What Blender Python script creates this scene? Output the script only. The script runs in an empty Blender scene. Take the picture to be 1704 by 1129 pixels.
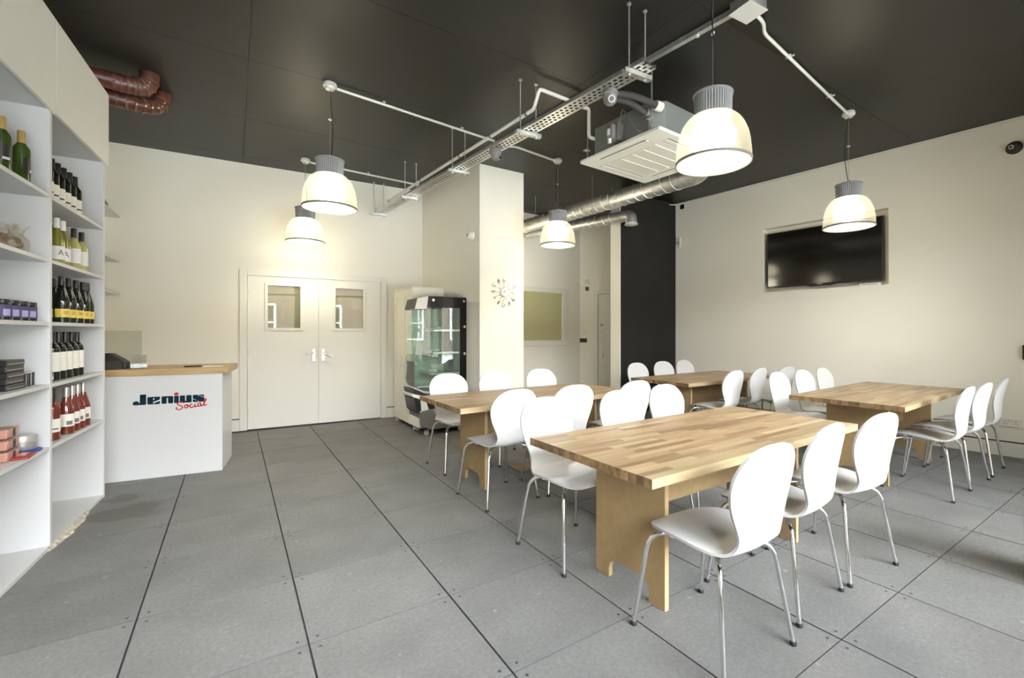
import bpy, bmesh, math, random
from math import sin, cos, pi, radians, sqrt, atan2, hypot
from mathutils import Vector, Matrix
random.seed(7)
S = bpy.context.scene
C = S.collection

# ------------------------------------------------------------------ camera
cam = bpy.data.cameras.new('camera')
cam.sensor_fit = 'HORIZONTAL'; cam.sensor_width = 36.0
cam.lens = 758.576 / 1704 * 36.0
cam.shift_x = -(907.318 - 852.0) / 1704.0
cam.shift_y = -(564.5 - 553.471) / 1704.0
cam.clip_start = 0.02
camo = bpy.data.objects.new('camera', cam); C.objects.link(camo)
camo.location = (0, 0, 1.2567)
camo.rotation_euler = (pi / 2, 0, -0.6004)
S.camera = camo
# ------------------------------------------------------------------ world, daylight, exposure
W = bpy.data.worlds.new('overcast'); S.world = W; W.use_nodes = True
wn = W.node_tree; wn.nodes.clear()
wo = wn.nodes.new('ShaderNodeOutputWorld'); wb = wn.nodes.new('ShaderNodeBackground')
wt = wn.nodes.new('ShaderNodeTexCoord'); wx = wn.nodes.new('ShaderNodeSeparateXYZ'); wr = wn.nodes.new('ShaderNodeValToRGB')
wn.links.new(wt.outputs['Generated'], wx.inputs[0]); wn.links.new(wx.outputs['Z'], wr.inputs[0])
wr.color_ramp.elements[0].position = 0.0; wr.color_ramp.elements[0].color = (0.955, 0.975, 1.0, 1)
wr.color_ramp.elements[1].position = 0.9; wr.color_ramp.elements[1].color = (0.87, 0.93, 1.0, 1)
wn.links.new(wr.outputs[0], wb.inputs[0]); wn.links.new(wb.outputs[0], wo.inputs[0])
wb.inputs[1].default_value = 22.0
S.view_settings.view_transform = 'Standard'; S.view_settings.look = 'None'
S.view_settings.gamma = 1.0; S.view_settings.use_curve_mapping = False
S.view_settings.exposure = 1.18
GLOW_W = 4.2
LAMP_W = 14.0          # watts of each pendant lamp
BULB_E = 5.0          # its visible bulb
FRONT_Y = -1.15        # inner face of the shop front behind the camera
GLZ = [(-1.3, 0.55), (0.75, 2.6), (2.8, 4.55), (4.75, 5.2)]   # glazed bays of the shop front (x ranges)
for a, b in GLZ:       # portals: they emit nothing, they only steer sky samples through the glazing
    L = bpy.data.lights.new('window_portal', 'AREA'); L.shape = 'RECTANGLE'; L.size = b - a; L.size_y = 2.85
    L.cycles.is_portal = True
    o = bpy.data.objects.new('window_portal', L); C.objects.link(o)
    o.location = ((a + b) / 2, FRONT_Y - 0.18, 1.575); o.rotation_euler = (pi / 2, 0, 0)
S.cycles.max_bounces = 8; S.cycles.diffuse_bounces = 5; S.cycles.glossy_bounces = 4
S.cycles.transparent_max_bounces = 12; S.cycles.sample_clamp_indirect = 6.0
S.cycles.caustics_reflective = False; S.cycles.caustics_refractive = False

# ------------------------------------------------------------------ helpers
class MB:
    def __init__(s): s.v = []; s.f = []; s.m = []; s.mi = 0
    def add(s, vs, fs):
        n = len(s.v); s.v += [tuple(p) for p in vs]
        for f in fs: s.f.append(tuple(i + n for i in f)); s.m.append(s.mi)
        return s
    def box(s, x0, x1, y0, y1, z0, z1):
        return s.add([(x0,y0,z0),(x1,y0,z0),(x1,y1,z0),(x0,y1,z0),(x0,y0,z1),(x1,y0,z1),(x1,y1,z1),(x0,y1,z1)],
                     [(0,3,2,1),(4,5,6,7),(0,1,5,4),(1,2,6,5),(2,3,7,6),(3,0,4,7)])
    def hexa(s, bot, top):
        return s.add(list(bot) + list(top), [(0,3,2,1),(4,5,6,7),(0,1,5,4),(1,2,6,5),(2,3,7,6),(3,0,4,7)])
    def prism(s, poly, fn):          # poly: 2D list; fn(a, b, k) -> xyz with k 0/1
        n = len(poly)
        vs = [fn(a, b, 0) for a, b in poly] + [fn(a, b, 1) for a, b in poly]
        fs = [tuple(range(n))[::-1], tuple(range(n, 2*n))] + [(i, (i+1) % n, n+(i+1) % n, n+i) for i in range(n)]
        return s.add(vs, fs)
    def tube(s, pts, r, n=10, cap=True):
        pts = [Vector(p) for p in pts]; k = len(pts)
        rs = r if isinstance(r, (list, tuple)) else [r] * k
        T = []
        for i in range(k):
            t = pts[min(i+1, k-1)] - pts[max(i-1, 0)]
            T.append(t.normalized())
        up = Vector((0,0,1)) if abs(T[0].z) < 0.9 else Vector((1,0,0))
        u = (up - T[0]*up.dot(T[0])).normalized(); vs = []
        for i in range(k):
            u = (u - T[i]*u.dot(T[i])).normalized(); w = T[i].cross(u)
            for j in range(n):
                a = 2*pi*j/n; vs.append(pts[i] + (u*cos(a) + w*sin(a))*rs[i])
        fs = [(i*n+j, i*n+(j+1) % n, (i+1)*n+(j+1) % n, (i+1)*n+j) for i in range(k-1) for j in range(n)]
        if cap: fs += [tuple(range(n))[::-1], tuple(range((k-1)*n, k*n))]
        return s.add(vs, fs)
    def lathe(s, prof, n=24, c=(0,0,0), close=True):   # prof: (r, z)
        vs = []; k = len(prof)
        for r, z in prof:
            for j in range(n):
                a = 2*pi*j/n; vs.append((c[0]+r*cos(a), c[1]+r*sin(a), c[2]+z))
        fs = [(i*n+j, i*n+(j+1) % n, (i+1)*n+(j+1) % n, (i+1)*n+j) for i in range(k-1) for j in range(n)]
        if close: fs += [tuple(range(n))[::-1], tuple(range((k-1)*n, k*n))]
        return s.add(vs, fs)
    def tf(s, M):
        s.v = [tuple(M @ Vector(p)) for p in s.v]; return s
    def mesh(s, name, mats, smooth=None):
        me = bpy.data.meshes.new(name); me.from_pydata(s.v, [], s.f)
        mats = mats if isinstance(mats, (list, tuple)) else [mats]
        for m in mats: me.materials.append(m)
        if len(mats) > 1: me.polygons.foreach_set('material_index', s.m)
        b = bmesh.new(); b.from_mesh(me); bmesh.ops.recalc_face_normals(b, faces=b.faces); b.to_mesh(me); b.free()
        if smooth is not None:
            me.polygons.foreach_set('use_smooth', [True]*len(me.polygons)); me.set_sharp_from_angle(angle=radians(smooth))
        me.update(); return me

def link(name, me, parent=None, loc=None, rz=0.0, bevel=0, seg=2):
    o = bpy.data.objects.new(name, me); C.objects.link(o)
    if parent: o.parent = parent
    if loc: o.location = loc
    if rz: o.rotation_euler = (0, 0, rz)
    if bevel:
        md = o.modifiers.new('bevel', 'BEVEL'); md.width = bevel; md.segments = seg; md.limit_method = 'ANGLE'; md.angle_limit = radians(40)
    return o
def obj(name, mb, mats, parent=None, loc=None, rz=0.0, smooth=None, bevel=0, seg=2):
    return link(name, mb.mesh(name, mats, smooth), parent, loc, rz, bevel, seg)
def tag(o, label, cat, group=None):
    o['label'] = label; o['category'] = cat
    if group: o['group'] = group
    return o
def thing(name, label, cat, loc=(0,0,0), rz=0.0, group=None):
    o = bpy.data.objects.new(name, None); C.objects.link(o); o.location = loc; o.rotation_euler = (0,0,rz)
    o.empty_display_size = 0.1
    return tag(o, label, cat, group)
def struct(o): o['kind'] = 'structure'; return o
KIDS = {}
def copy_tree(root):
    def cp(o, par):
        c = o.copy(); C.objects.link(c)
        if par: c.parent = par
        for ch in o.children: cp(ch, c)
        return c
    return cp(root, None)
def B(x0, x1, y0, y1, z0, z1): return MB().box(x0, x1, y0, y1, z0, z1)
def fillet(pts, r, n=5):
    pts = [Vector(p) for p in pts]; out = [pts[0]]
    for i in range(1, len(pts)-1):
        a, b, c = pts[i-1], pts[i], pts[i+1]; d1 = (a-b); d2 = (c-b)
        q = min(r, d1.length*.48, d2.length*.48); p1 = b + d1.normalized()*q; p2 = b + d2.normalized()*q
        for k in range(n+1):
            t = k/n; out.append(p1*(1-t)**2 + b*2*t*(1-t) + p2*t*t)
    out.append(pts[-1]); return out
def rrect(x0, x1, y0, y1, r, n=4):
    P = []
    for cx_, cy_, a0 in ((x1-r, y1-r, 0), (x0+r, y1-r, 90), (x0+r, y0+r, 180), (x1-r, y0+r, 270)):
        for k in range(n+1):
            a = radians(a0 + 90*k/n); P.append((cx_+r*cos(a), cy_+r*sin(a)))
    return P

# ------------------------------------------------------------------ materials
def mat(name, col, rough=0.5, metal=0.0, spec=0.5, **kw):
    m = bpy.data.materials.new(name); m.use_nodes = True
    p = m.node_tree.nodes['Principled BSDF']
    p.inputs['Base Color'].default_value = (*col, 1); p.inputs['Roughness'].default_value = rough
    p.inputs['Metallic'].default_value = metal; p.inputs['Specular IOR Level'].default_value = spec
    for k, v in kw.items(): p.inputs[k.replace('_', ' ')].default_value = v
    return m
def nd(m, t, **kw):
    n = m.node_tree.nodes.new(t)
    for k, v in kw.items(): setattr(n, k, v)
    return n
def lk(m, a, b): m.node_tree.links.new(a, b)
def mottle(m, c1, c2, scale, detail=4, stretch=(1,1,1), rnd=0.0, bump=0.0, bscale=None, pos=(0.3, 0.7)):
    """colour noise in world space, optional per-object value shift and fine relief"""
    p = m.node_tree.nodes['Principled BSDF']
    g = nd(m, 'ShaderNodeNewGeometry'); mp = nd(m, 'ShaderNodeMapping'); mp.inputs['Scale'].default_value = stretch
    lk(m, g.outputs['Position'], mp.inputs['Vector'])
    oi = nd(m, 'ShaderNodeObjectInfo')
    va = nd(m, 'ShaderNodeVectorMath', operation='SCALE'); va.inputs[0].default_value = (17, 31, 11)
    lk(m, oi.outputs['Random'], va.inputs['Scale'])
    ad = nd(m, 'ShaderNodeVectorMath', operation='ADD'); lk(m, mp.outputs[0], ad.inputs[0])
    if rnd: lk(m, va.outputs[0], ad.inputs[1])
    no = nd(m, 'ShaderNodeTexNoise'); no.inputs['Scale'].default_value = scale; no.inputs['Detail'].default_value = detail
    lk(m, ad.outputs[0], no.inputs['Vector'])
    cr = nd(m, 'ShaderNodeValToRGB'); cr.color_ramp.elements[0].color = (*c1, 1); cr.color_ramp.elements[1].color = (*c2, 1)
    cr.color_ramp.elements[0].position, cr.color_ramp.elements[1].position = pos
    lk(m, no.outputs['Fac'], cr.inputs[0]); out = cr.outputs[0]
    if rnd:
        hs = nd(m, 'ShaderNodeHueSaturation'); mr = nd(m, 'ShaderNodeMapRange')
        mr.inputs['To Min'].default_value = 1-rnd; mr.inputs['To Max'].default_value = 1+rnd
        lk(m, oi.outputs['Random'], mr.inputs['Value']); lk(m, mr.outputs[0], hs.inputs['Value']); lk(m, out, hs.inputs['Color']); out = hs.outputs[0]
    lk(m, out, p.inputs['Base Color'])
    if bump:
        n2 = nd(m, 'ShaderNodeTexNoise'); n2.inputs['Scale'].default_value = bscale or scale*8; n2.inputs['Detail'].default_value = 3
        lk(m, ad.outputs[0], n2.inputs['Vector'])
        bp = nd(m, 'ShaderNodeBump'); bp.inputs['Strength'].default_value = bump; bp.inputs['Distance'].default_value = 0.01
        lk(m, n2.outputs['Fac'], bp.inputs['Height']); lk(m, bp.outputs[0], p.inputs['Normal'])
    return m
def glass(name, tint, refl=0.10, rough=0.02, body=0.0, bodycol=(.5,.5,.4), fres=True):
    """thin pane: see-through, mirror-like share, optional cloudy body"""
    m = bpy.data.materials.new(name); m.use_nodes = True; t = m.node_tree; t.nodes.clear()
    out = t.nodes.new('ShaderNodeOutputMaterial'); tr = t.nodes.new('ShaderNodeBsdfTransparent'); gl = t.nodes.new('ShaderNodeBsdfGlossy')
    tr.inputs[0].default_value = (*tint, 1); gl.inputs['Roughness'].default_value = rough
    mx = t.nodes.new('ShaderNodeMixShader'); fr = t.nodes.new('ShaderNodeFresnel'); fr.inputs[0].default_value = 1.5
    ma = t.nodes.new('ShaderNodeMath'); ma.operation = 'MAXIMUM'; ma.inputs[1].default_value = refl
    t.links.new(fr.outputs[0], ma.inputs[0]) if fres else None; ma.inputs[0].default_value = 0; t.links.new(ma.outputs[0], mx.inputs[0])
    first = tr.outputs[0]
    if body:
        df = t.nodes.new('ShaderNodeBsdfDiffuse'); df.inputs[0].default_value = (*bodycol, 1)
        m2 = t.nodes.new('ShaderNodeMixShader'); m2.inputs[0].default_value = body
        t.links.new(tr.outputs[0], m2.inputs[1]); t.links.new(df.outputs[0], m2.inputs[2]); first = m2.outputs[0]
    t.links.new(first, mx.inputs[1]); t.links.new(gl.outputs[0], mx.inputs[2]); t.links.new(mx.outputs[0], out.inputs[0])
    return m

M = {}
M['wall'] = mottle(mat('cream_wall_paint', (.80,.78,.72), .75, spec=.2), (.855,.828,.735), (.872,.845,.752), 1.2, bump=.03, bscale=60)
M['white'] = mat('white_lacquer', (.60,.60,.592), .35, spec=.4)
M['offwhite'] = mat('off_white_paint', (.80,.79,.72), .45, spec=.35)
M['cream'] = mat('cream_paint', (.74,.71,.60), .5)
M['dark_wall'] = mottle(mat('charcoal_wall_paint', (.022,.02,.019), .7, spec=.3), (.0135,.013,.012), (.017,.0162,.015), 3)
M['ceiling'] = mottle(mat('charcoal_ceiling_paint', (.033,.03,.025), .42, spec=.4), (.0098,.0091,.0072), (.0128,.012,.0096), 1.6, detail=6, rnd=.06, bump=.05, bscale=25)
M['joint'] = mat('dark_joint', (.10,.10,.104), .8, spec=.2)
M['tile'] = mottle(mat('concrete_tile', (.3,.3,.29), .62, spec=.3), (.160,.158,.151), (.208,.205,.196), 3.2, detail=11, rnd=.05, bump=.22, bscale=120, pos=(.25, .75))
def speckle(m, scale, lo, hi, amt_d, amt_l):
    p = m.node_tree.nodes['Principled BSDF']; src = p.inputs['Base Color'].links[0].from_socket
    g = nd(m, 'ShaderNodeNewGeometry'); n1 = nd(m, 'ShaderNodeTexNoise'); n1.inputs['Scale'].default_value = scale; n1.inputs['Detail'].default_value = 4; n1.inputs['Roughness'].default_value = .7
    lk(m, g.outputs['Position'], n1.inputs['Vector'])
    r = nd(m, 'ShaderNodeMapRange'); r.inputs['From Min'].default_value = lo; r.inputs['From Max'].default_value = hi; r.inputs['To Min'].default_value = 1-amt_d; r.inputs['To Max'].default_value = 1+amt_l
    lk(m, n1.outputs['Fac'], r.inputs['Value'])
    n2 = nd(m, 'ShaderNodeTexNoise'); n2.inputs['Scale'].default_value = 21; n2.inputs['Detail'].default_value = 2; lk(m, g.outputs['Position'], n2.inputs['Vector'])
    c2 = nd(m, 'ShaderNodeMapRange'); c2.inputs['From Min'].default_value = .70; c2.inputs['From Max'].default_value = .78; c2.inputs['To Max'].default_value = .55; c2.inputs['To Min'].default_value = 0
    lk(m, n2.outputs['Fac'], c2.inputs['Value'])
    ad = nd(m, 'ShaderNodeMath', operation='ADD'); lk(m, r.outputs[0], ad.inputs[0]); lk(m, c2.outputs[0], ad.inputs[1])
    hs = nd(m, 'ShaderNodeHueSaturation'); lk(m, ad.outputs[0], hs.inputs['Value']); lk(m, src, hs.inputs['Color']); lk(m, hs.outputs[0], p.inputs['Base Color'])
speckle(M['tile'], 55, .3, .7, .16, .16)
def stain(m, spots, col):
    p = m.node_tree.nodes['Principled BSDF']
    for (x, y, r) in spots:
        src = p.inputs['Base Color'].links[0].from_socket
        g = nd(m, 'ShaderNodeNewGeometry'); n1 = nd(m, 'ShaderNodeTexNoise'); n1.inputs['Scale'].default_value = 5; n1.inputs['Detail'].default_value = 4; lk(m, g.outputs['Position'], n1.inputs['Vector'])
        d_ = nd(m, 'ShaderNodeVectorMath', operation='DISTANCE'); d_.inputs[1].default_value = (x, y, 0); lk(m, g.outputs['Position'], d_.inputs[0])
        mm = nd(m, 'ShaderNodeMath', operation='MULTIPLY_ADD'); mm.inputs[1].default_value = .45; lk(m, n1.outputs['Fac'], mm.inputs[0]); lk(m, d_.outputs['Value'], mm.inputs[2])
        r_ = nd(m, 'ShaderNodeMapRange'); r_.inputs['From Min'].default_value = r+.17; r_.inputs['From Max'].default_value = r+.23; r_.inputs['To Min'].default_value = .62; r_.inputs['To Max'].default_value = 0; lk(m, mm.outputs[0], r_.inputs['Value'])
        mx = nd(m, 'ShaderNodeMix', data_type='RGBA'); lk(m, r_.outputs[0], mx.inputs['Factor']); lk(m, src, mx.inputs['A']); mx.inputs['B'].default_value = (*col, 1); lk(m, mx.outputs['Result'], p.inputs['Base Color'])
stain(M['tile'], [(-.60, 4.27, .20), (-.68, 4.62, .12)], (.11, .098, .075))
M['screw'] = mat('steel_screw', (.06,.06,.06), .5, .4)
M['stave'] = mottle(mat('oak_stave', (.5,.33,.17), .38, spec=.4), (.265,.172,.085), (.405,.288,.165), 9, detail=6, stretch=(.35, 5, 5), rnd=.16, bump=.04, bscale=60)
M['stave_dark'] = mottle(mat('brown_oak_stave', (.35,.2,.1), .38, spec=.4), (.20,.118,.058), (.275,.172,.09), 9, detail=6, stretch=(.35, 5, 5), rnd=.12)
M['stave_pale'] = mottle(mat('pale_oak_stave', (.6,.45,.25), .38, spec=.4), (.38,.275,.15), (.46,.35,.205), 9, detail=6, stretch=(.35, 5, 5), rnd=.08)
M['end_grain'] = mottle(mat('oak_end_grain', (.2,.12,.05), .6), (.15,.085,.035), (.30,.19,.09), 30, detail=3, rnd=.45)
M['core'] = mat('table_core', (.30,.18,.08), .6)
M['mdf'] = mottle(mat('mdf_board', (.42,.29,.14), .65, spec=.25), (.325,.222,.108), (.365,.252,.128), 25, detail=3)
M['mdf_edge'] = mat('mdf_edge', (.46,.33,.17), .65)
M['counter_wood'] = mottle(mat('oak_worktop', (.42,.28,.12), .4), (.35,.23,.095), (.48,.33,.16), 6, detail=5, stretch=(.5, 6, 8))
M['chair'] = mat('white_moulded_ply', (.68,.68,.67), .28, spec=.45)
M['chair_edge'] = mat('ply_edge_grey', (.40,.395,.38), .45)
M['chrome'] = mat('chrome', (.80,.80,.80), .09, 1.0)
M['steel'] = mat('brushed_steel', (.62,.60,.55), .3, 1.0)
M['galv'] = mottle(mat('galvanised_steel', (.6,.6,.57), .36, .85), (.48,.48,.45), (.70,.70,.67), 14, detail=5, rnd=.04)
M['galv_flat'] = mat('galvanised_plate', (.30,.32,.30), .45, .55)
M['seam'] = mat('bright_seam', (.80,.80,.76), .3, .5)
M['conduit'] = mat('painted_conduit', (.70,.69,.63), .35, .25)
M['pvc'] = mat('white_pvc', (.80,.79,.74), .4)
M['black'] = mat('black_plastic', (.012,.012,.012), .4)
M['rubber'] = mat('black_rubber', (.015,.015,.015), .7)
M['grey_pl'] = mat('grey_cast_metal', (.27,.275,.275), .45, .25)
M['darkgrey'] = mat('dark_grey_foam', (.045,.042,.038), .85)
M['midgrey'] = mat('mid_grey_plastic', (.17,.165,.15), .5)
M['tv'] = mat('tv_screen', (.006,.006,.006), .1, spec=.6)
M['blackgloss'] = mat('black_glass_border', (.006,.006,.006), .12, spec=.22)
M['red'] = mat('red_plastic', (.28,.015,.015), .5)
M['redpipe'] = mottle(mat('red_brown_lagging', (.17,.045,.03), .38), (.065,.016,.012), (.12,.034,.024), 12)
M['bandtan'] = mat('tan_band', (.13,.06,.035), .5)
M['foil'] = mat('clip_foil', (.6,.55,.5), .3, .8)
M['teal'] = mat('teal_print', (.006,.026,.038), .8, spec=.1)
M['logo_red'] = mat('red_print', (.42,.018,.016), .8, spec=.1)
M['logo_dot'] = mat('orange_red_print', (.55,.04,.012), .8, spec=.1)
M['dooglass'] = glass('vision_panel_glass', (.30,.30,.20), refl=.09, body=.7, bodycol=(.34,.34,.21))
M['olive'] = mottle(mat('olive_film_glass', (.28,.27,.13), .22, spec=.6), (.50,.48,.27), (.53,.51,.29), 1.0)
M['frglass'] = glass('display_glass', (.88,.94,.90), refl=.06, body=.06, bodycol=(.6,.7,.65))
M['clear'] = glass('clear_acrylic', (.90,.91,.88), refl=.05, body=.10, bodycol=(.5,.49,.42))
M['cubeglass'] = glass('thick_glass', (.66,.70,.62), fres=False, refl=.06, body=.05, bodycol=(.3,.32,.27))
M['pane'] = glass('shop_front_glass', (.97,.98,.98), refl=.04)
M['aluminium'] = mat('window_frame_paint', (.10,.10,.10), .5)
M['brick'] = mottle(mat('street_brick', (.26,.17,.12), .85), (.085,.06,.05), (.13,.095,.075), 4)
M['street'] = mottle(mat('street_paving', (.25,.25,.25), .8), (.40,.40,.39), (.48,.48,.46), 3)
M['label'] = mat('cream_paper_label', (.78,.75,.66), .7)
M['label_w'] = mat('white_paper_label', (.84,.84,.82), .7)
M['label_y'] = mat('yellow_paper_label', (.72,.56,.10), .7)
M['label_p'] = mat('purple_paper_label', (.055,.045,.11), .6)
M['lilac'] = mat('lilac_paper_label', (.34,.30,.50), .6)
M['gold'] = mat('gold_foil', (.52,.36,.12), .42, .5)
M['silver'] = mat('silver_foil', (.50,.48,.46), .35, .6)
M['blackfoil'] = mat('black_foil', (.015,.014,.016), .35)
M['g_dark'] = mat('dark_wine_glass', (.008,.010,.008), .06, spec=.6)
M['g_green'] = mat('green_wine_glass', (.045,.085,.012), .06, spec=.6)
M['g_white'] = mat('white_wine_glass', (.40,.37,.13), .08, spec=.6)
M['g_olive'] = mat('olive_wine_glass', (.20,.20,.03), .07, spec=.6)
M['g_rose'] = mat('rose_wine_glass', (.15,.028,.017), .07, spec=.6)
M['jam'] = mat('dark_preserve', (.02,.012,.012), .12)
M['pink'] = mat('pink_tub', (.55,.27,.21), .35)
M['biscuit'] = mottle(mat('brown_biscuit', (.2,.1,.05), .7), (.10,.05,.025), (.32,.18,.09), 40)
M['cello'] = glass('cellophane', (.95,.94,.90), fres=False, refl=.05, rough=.25, body=.12, bodycol=(.75,.70,.58))
M['blue'] = mat('blue_plastic', (.03,.06,.35), .35)
M['debris'] = mottle(mat('torn_board', (.5,.45,.35), .9), (.30,.27,.2), (.65,.6,.5), 30)
# lamp shade: prismatic plastic, clear enough to show the glow inside
def shade_mat(name, tint, transp, rough=.25):
    m = bpy.data.materials.new(name); m.use_nodes = True; t = m.node_tree; t.nodes.clear()
    out = t.nodes.new('ShaderNodeOutputMaterial'); tr = t.nodes.new('ShaderNodeBsdfTransparent'); tl = t.nodes.new('ShaderNodeBsdfTranslucent')
    gl = t.nodes.new('ShaderNodeBsdfGlossy'); gl.inputs['Roughness'].default_value = rough
    tr.inputs[0].default_value = (*tint, 1); tl.inputs[0].default_value = (*tint, 1)
    m1 = t.nodes.new('ShaderNodeMixShader'); m2 = t.nodes.new('ShaderNodeMixShader'); m1.inputs[0].default_value = 1-transp; m2.inputs[0].default_value = .08
    t.links.new(tr.outputs[0], m1.inputs[1]); t.links.new(tl.outputs[0], m1.inputs[2])
    t.links.new(m1.outputs[0], m2.inputs[1]); t.links.new(gl.outputs[0], m2.inputs[2]); t.links.new(m2.outputs[0], out.inputs[0])
    return m
M['shade'] = shade_mat('prismatic_shade', (.97,.95,.84), .84)
M['lens'] = shade_mat('lamp_lens', (1,.99,.95), .45)
def emit(name, col, st):
    m = bpy.data.materials.new(name); m.use_nodes = True; t = m.node_tree; t.nodes.clear()
    out = t.nodes.new('ShaderNodeOutputMaterial'); e = t.nodes.new('ShaderNodeEmission')
    e.inputs[0].default_value = (*col, 1); e.inputs[1].default_value = st; t.links.new(e.outputs[0], out.inputs[0]); return m
M['bulb'] = emit('lit_lamp', (1, .93, .74), BULB_E)

# ------------------------------------------------------------------ geometry of the room
ZC = 3.42
def wall(name, p0, p1, z0, z1, th, mt, holes=(), inner=+1):
    """vertical wall from p0 to p1 (inner face on that line), thickness away from the room; holes (s0,s1,z0,z1) along it"""
    p0 = Vector((*p0, 0)); p1 = Vector((*p1, 0)); t = (p1-p0); Ln = t.length; t.normalize()
    n = Vector((-t.y, t.x, 0))*inner         # away from the room
    ss = sorted({0, Ln} | {h[i] for h in holes for i in (0, 1)}); zs = sorted({z0, z1} | {h[i] for h in holes for i in (2, 3)})
    def solid(i, j):
        if i < 0 or j < 0 or i >= len(ss)-1 or j >= len(zs)-1: return False
        a, b = (ss[i]+ss[i+1])/2, (zs[j]+zs[j+1])/2
        return not any(h[0] < a < h[1] and h[2] < b < h[3] for h in holes)
    mb = MB(); P = lambda s_, z, k: tuple(p0 + t*s_ + n*(k*th) + Vector((0, 0, z)))
    for i in range(len(ss)-1):
        for j in range(len(zs)-1):
            if not solid(i, j): continue
            a, b, c, d = ss[i], ss[i+1], zs[j], zs[j+1]
            for k in (0, 1): mb.add([P(a,c,k),P(b,c,k),P(b,d,k),P(a,d,k)], [(0,1,2,3)])
            if not solid(i-1, j): mb.add([P(a,c,0),P(a,c,1),P(a,d,1),P(a,d,0)], [(0,1,2,3)])
            if not solid(i+1, j): mb.add([P(b,c,0),P(b,c,1),P(b,d,1),P(b,d,0)], [(0,1,2,3)])
            if not solid(i, j-1): mb.add([P(a,c,0),P(b,c,0),P(b,c,1),P(a,c,1)], [(0,1,2,3)])
            if not solid(i, j+1): mb.add([P(a,d,0),P(b,d,0),P(b,d,1),P(a,d,1)], [(0,1,2,3)])
    me = mb.mesh(name, mt)
    b = bmesh.new(); b.from_mesh(me); bmesh.ops.remove_doubles(b, verts=b.verts, dist=1e-4); bmesh.ops.recalc_face_normals(b, faces=b.faces); b.to_mesh(me); b.free()
    return struct(link(name, me))

# floor: access tiles one by one, with corner screws
floor = struct(obj('floor', B(-2.3, 7.4, -1.6, 9.4, -.12, -.012), M['joint']))
tb = B(-.2962, .2962, -.2978, .2978, -.0115, 0); tb.m = [1, 0, 1, 1, 1, 1]
tme = tb.mesh('floor_tile', [M['tile'], M['joint']])
smb = MB()
for sx in (-1, 1):
    for sy in (-1, 1): smb.lathe([(.0068, 0), (.0068, .0006), (.003, .0006), (.003, .0002)], 8, (sx*.263, sy*.263, 0))
sme = smb.mesh('corner_screws', M['screw'])
GX, GY = -.3478, 1.4539
for i in range(-3, 12):
    for j in range(-5, 9):
        x = GX + .6*(i+.5); y = GY + .6*(j+.5)
        if j == 8 and i > 9: continue
        t = link('tile', tme, floor, (x, y, random.uniform(-.0012, .0004)), random.uniform(-.0012, .0012))
        if y > -.4 and -1.2 < x < 6.4 and y < 6.2:
            q = link('corner_screws', sme, t); q['kind'] = 'stuff'
# ceiling: slab with painted boards
ceil = struct(obj('ceiling', B(-2.3, 7.4, -1.6, 9.4, ZC+.02, ZC+.16), M['dark_wall']))
bme = B(-1.1985, 1.1985, -.5985, .5985, 0, .0195).mesh('board', M['ceiling'])
for i in range(4):
    for j in range(8):
        link('board', bme, ceil, (-1.2 + 2.4*i + .1, -1.0 + 1.2*j - .1, ZC + random.uniform(0, .0006)))

# back wall with double doors
BY = lambda x: 6.985 - .06*(x-.09)
DW0 = Vector((-1.45, BY(-1.45), 0)); DW1 = Vector((2.34, BY(2.34), 0))
dt = (DW1-DW0).normalized(); dang = atan2(dt.y, dt.x)
def dws(x): return (x - DW0.x)/dt.x
d0, d1, dm = dws(.153), dws(1.783), dws(.969)
wall('wall_back', DW0[:2], (2.50, BY(2.50)), 0, ZC, .16, M['wall'], [(d0-.02, d1+.02, -.001, 2.005)])
def in_back(name, mb, mt, parent=None, **k):     # local frame of the back wall: x along, -y into the room
    return obj(name, mb, mt, parent, DW0 if parent is None else None, dang if parent is None else 0, **k)
trim = struct(in_back('trim_1', MB().box(d0-.085, d0-.005, -.016, .02, 0, 2.065).box(d1+.005, d1+.085, -.016, .02, 0, 2.065).box(d0-.005, d1+.005, -.016, .02, 1.992, 2.065), M['offwhite'], bevel=.003))
jamb = struct(in_back('trim_2', MB().box(d0-.02, d0-.004, .02, .15, 0, 1.99).box(d1+.004, d1+.02, .02, .15, 0, 1.99).box(d0-.02, d1+.02, .02, .15, 1.992, 2.005), M['offwhite']))
def door_leaf(name, a, b, wa, wb, hx, side):
    z0, z1, wz0, wz1 = .008, 1.992, 1.303, 1.886
    mb = MB().box(a, wa, .004, .048, z0, z1).box(wb, b, .004, .048, z0, z1).box(wa, wb, .004, .048, z0, wz0).box(wa, wb, .004, .048, wz1, z1)
    d = struct(in_back(name, mb, M['offwhite']))
    f = MB().box(wa-.022, wa+.012, -.006, .006, wz0-.022, wz1+.022).box(wb-.012, wb+.022, -.006, .006, wz0-.022, wz1+.022)
    f.box(wa+.012, wb-.012, -.006, .006, wz0-.022, wz0+.012).box(wa+.012, wb-.012, -.006, .006, wz1-.012, wz1+.022)
    obj('window_frame', f, M['offwhite'], d, bevel=.002)
    obj('window_pane', B(wa, wb, .022, .03, wz0, wz1), M['dooglass'], d)
    h = obj('handle', MB().box(hx-.021, hx+.021, -.006, .004, .86, 1.035), M['steel'], d, bevel=.003)
    dz = 0 if side < 0 else -.05
    hm = MB(); hm.tube(fillet([(hx, -.004, .975), (hx, -.05, .975), (hx+side*.115, -.052, .975+dz)], .018), .0085, 10)
    obj('lever', hm, M['chrome'], h, smooth=50)
    for z in (.23, 1.0, 1.76):
        ex = a-.004 if side < 0 else b+.004
        obj('hinge', MB().tube([(ex, -.003, z-.05), (ex, -.003, z+.05)], .007, 8), M['steel'], d, smooth=50)
    return d
door_leaf('door_1', d0, dm-.002, dws(.362), dws(.760), dws(.911), -1)
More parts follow.
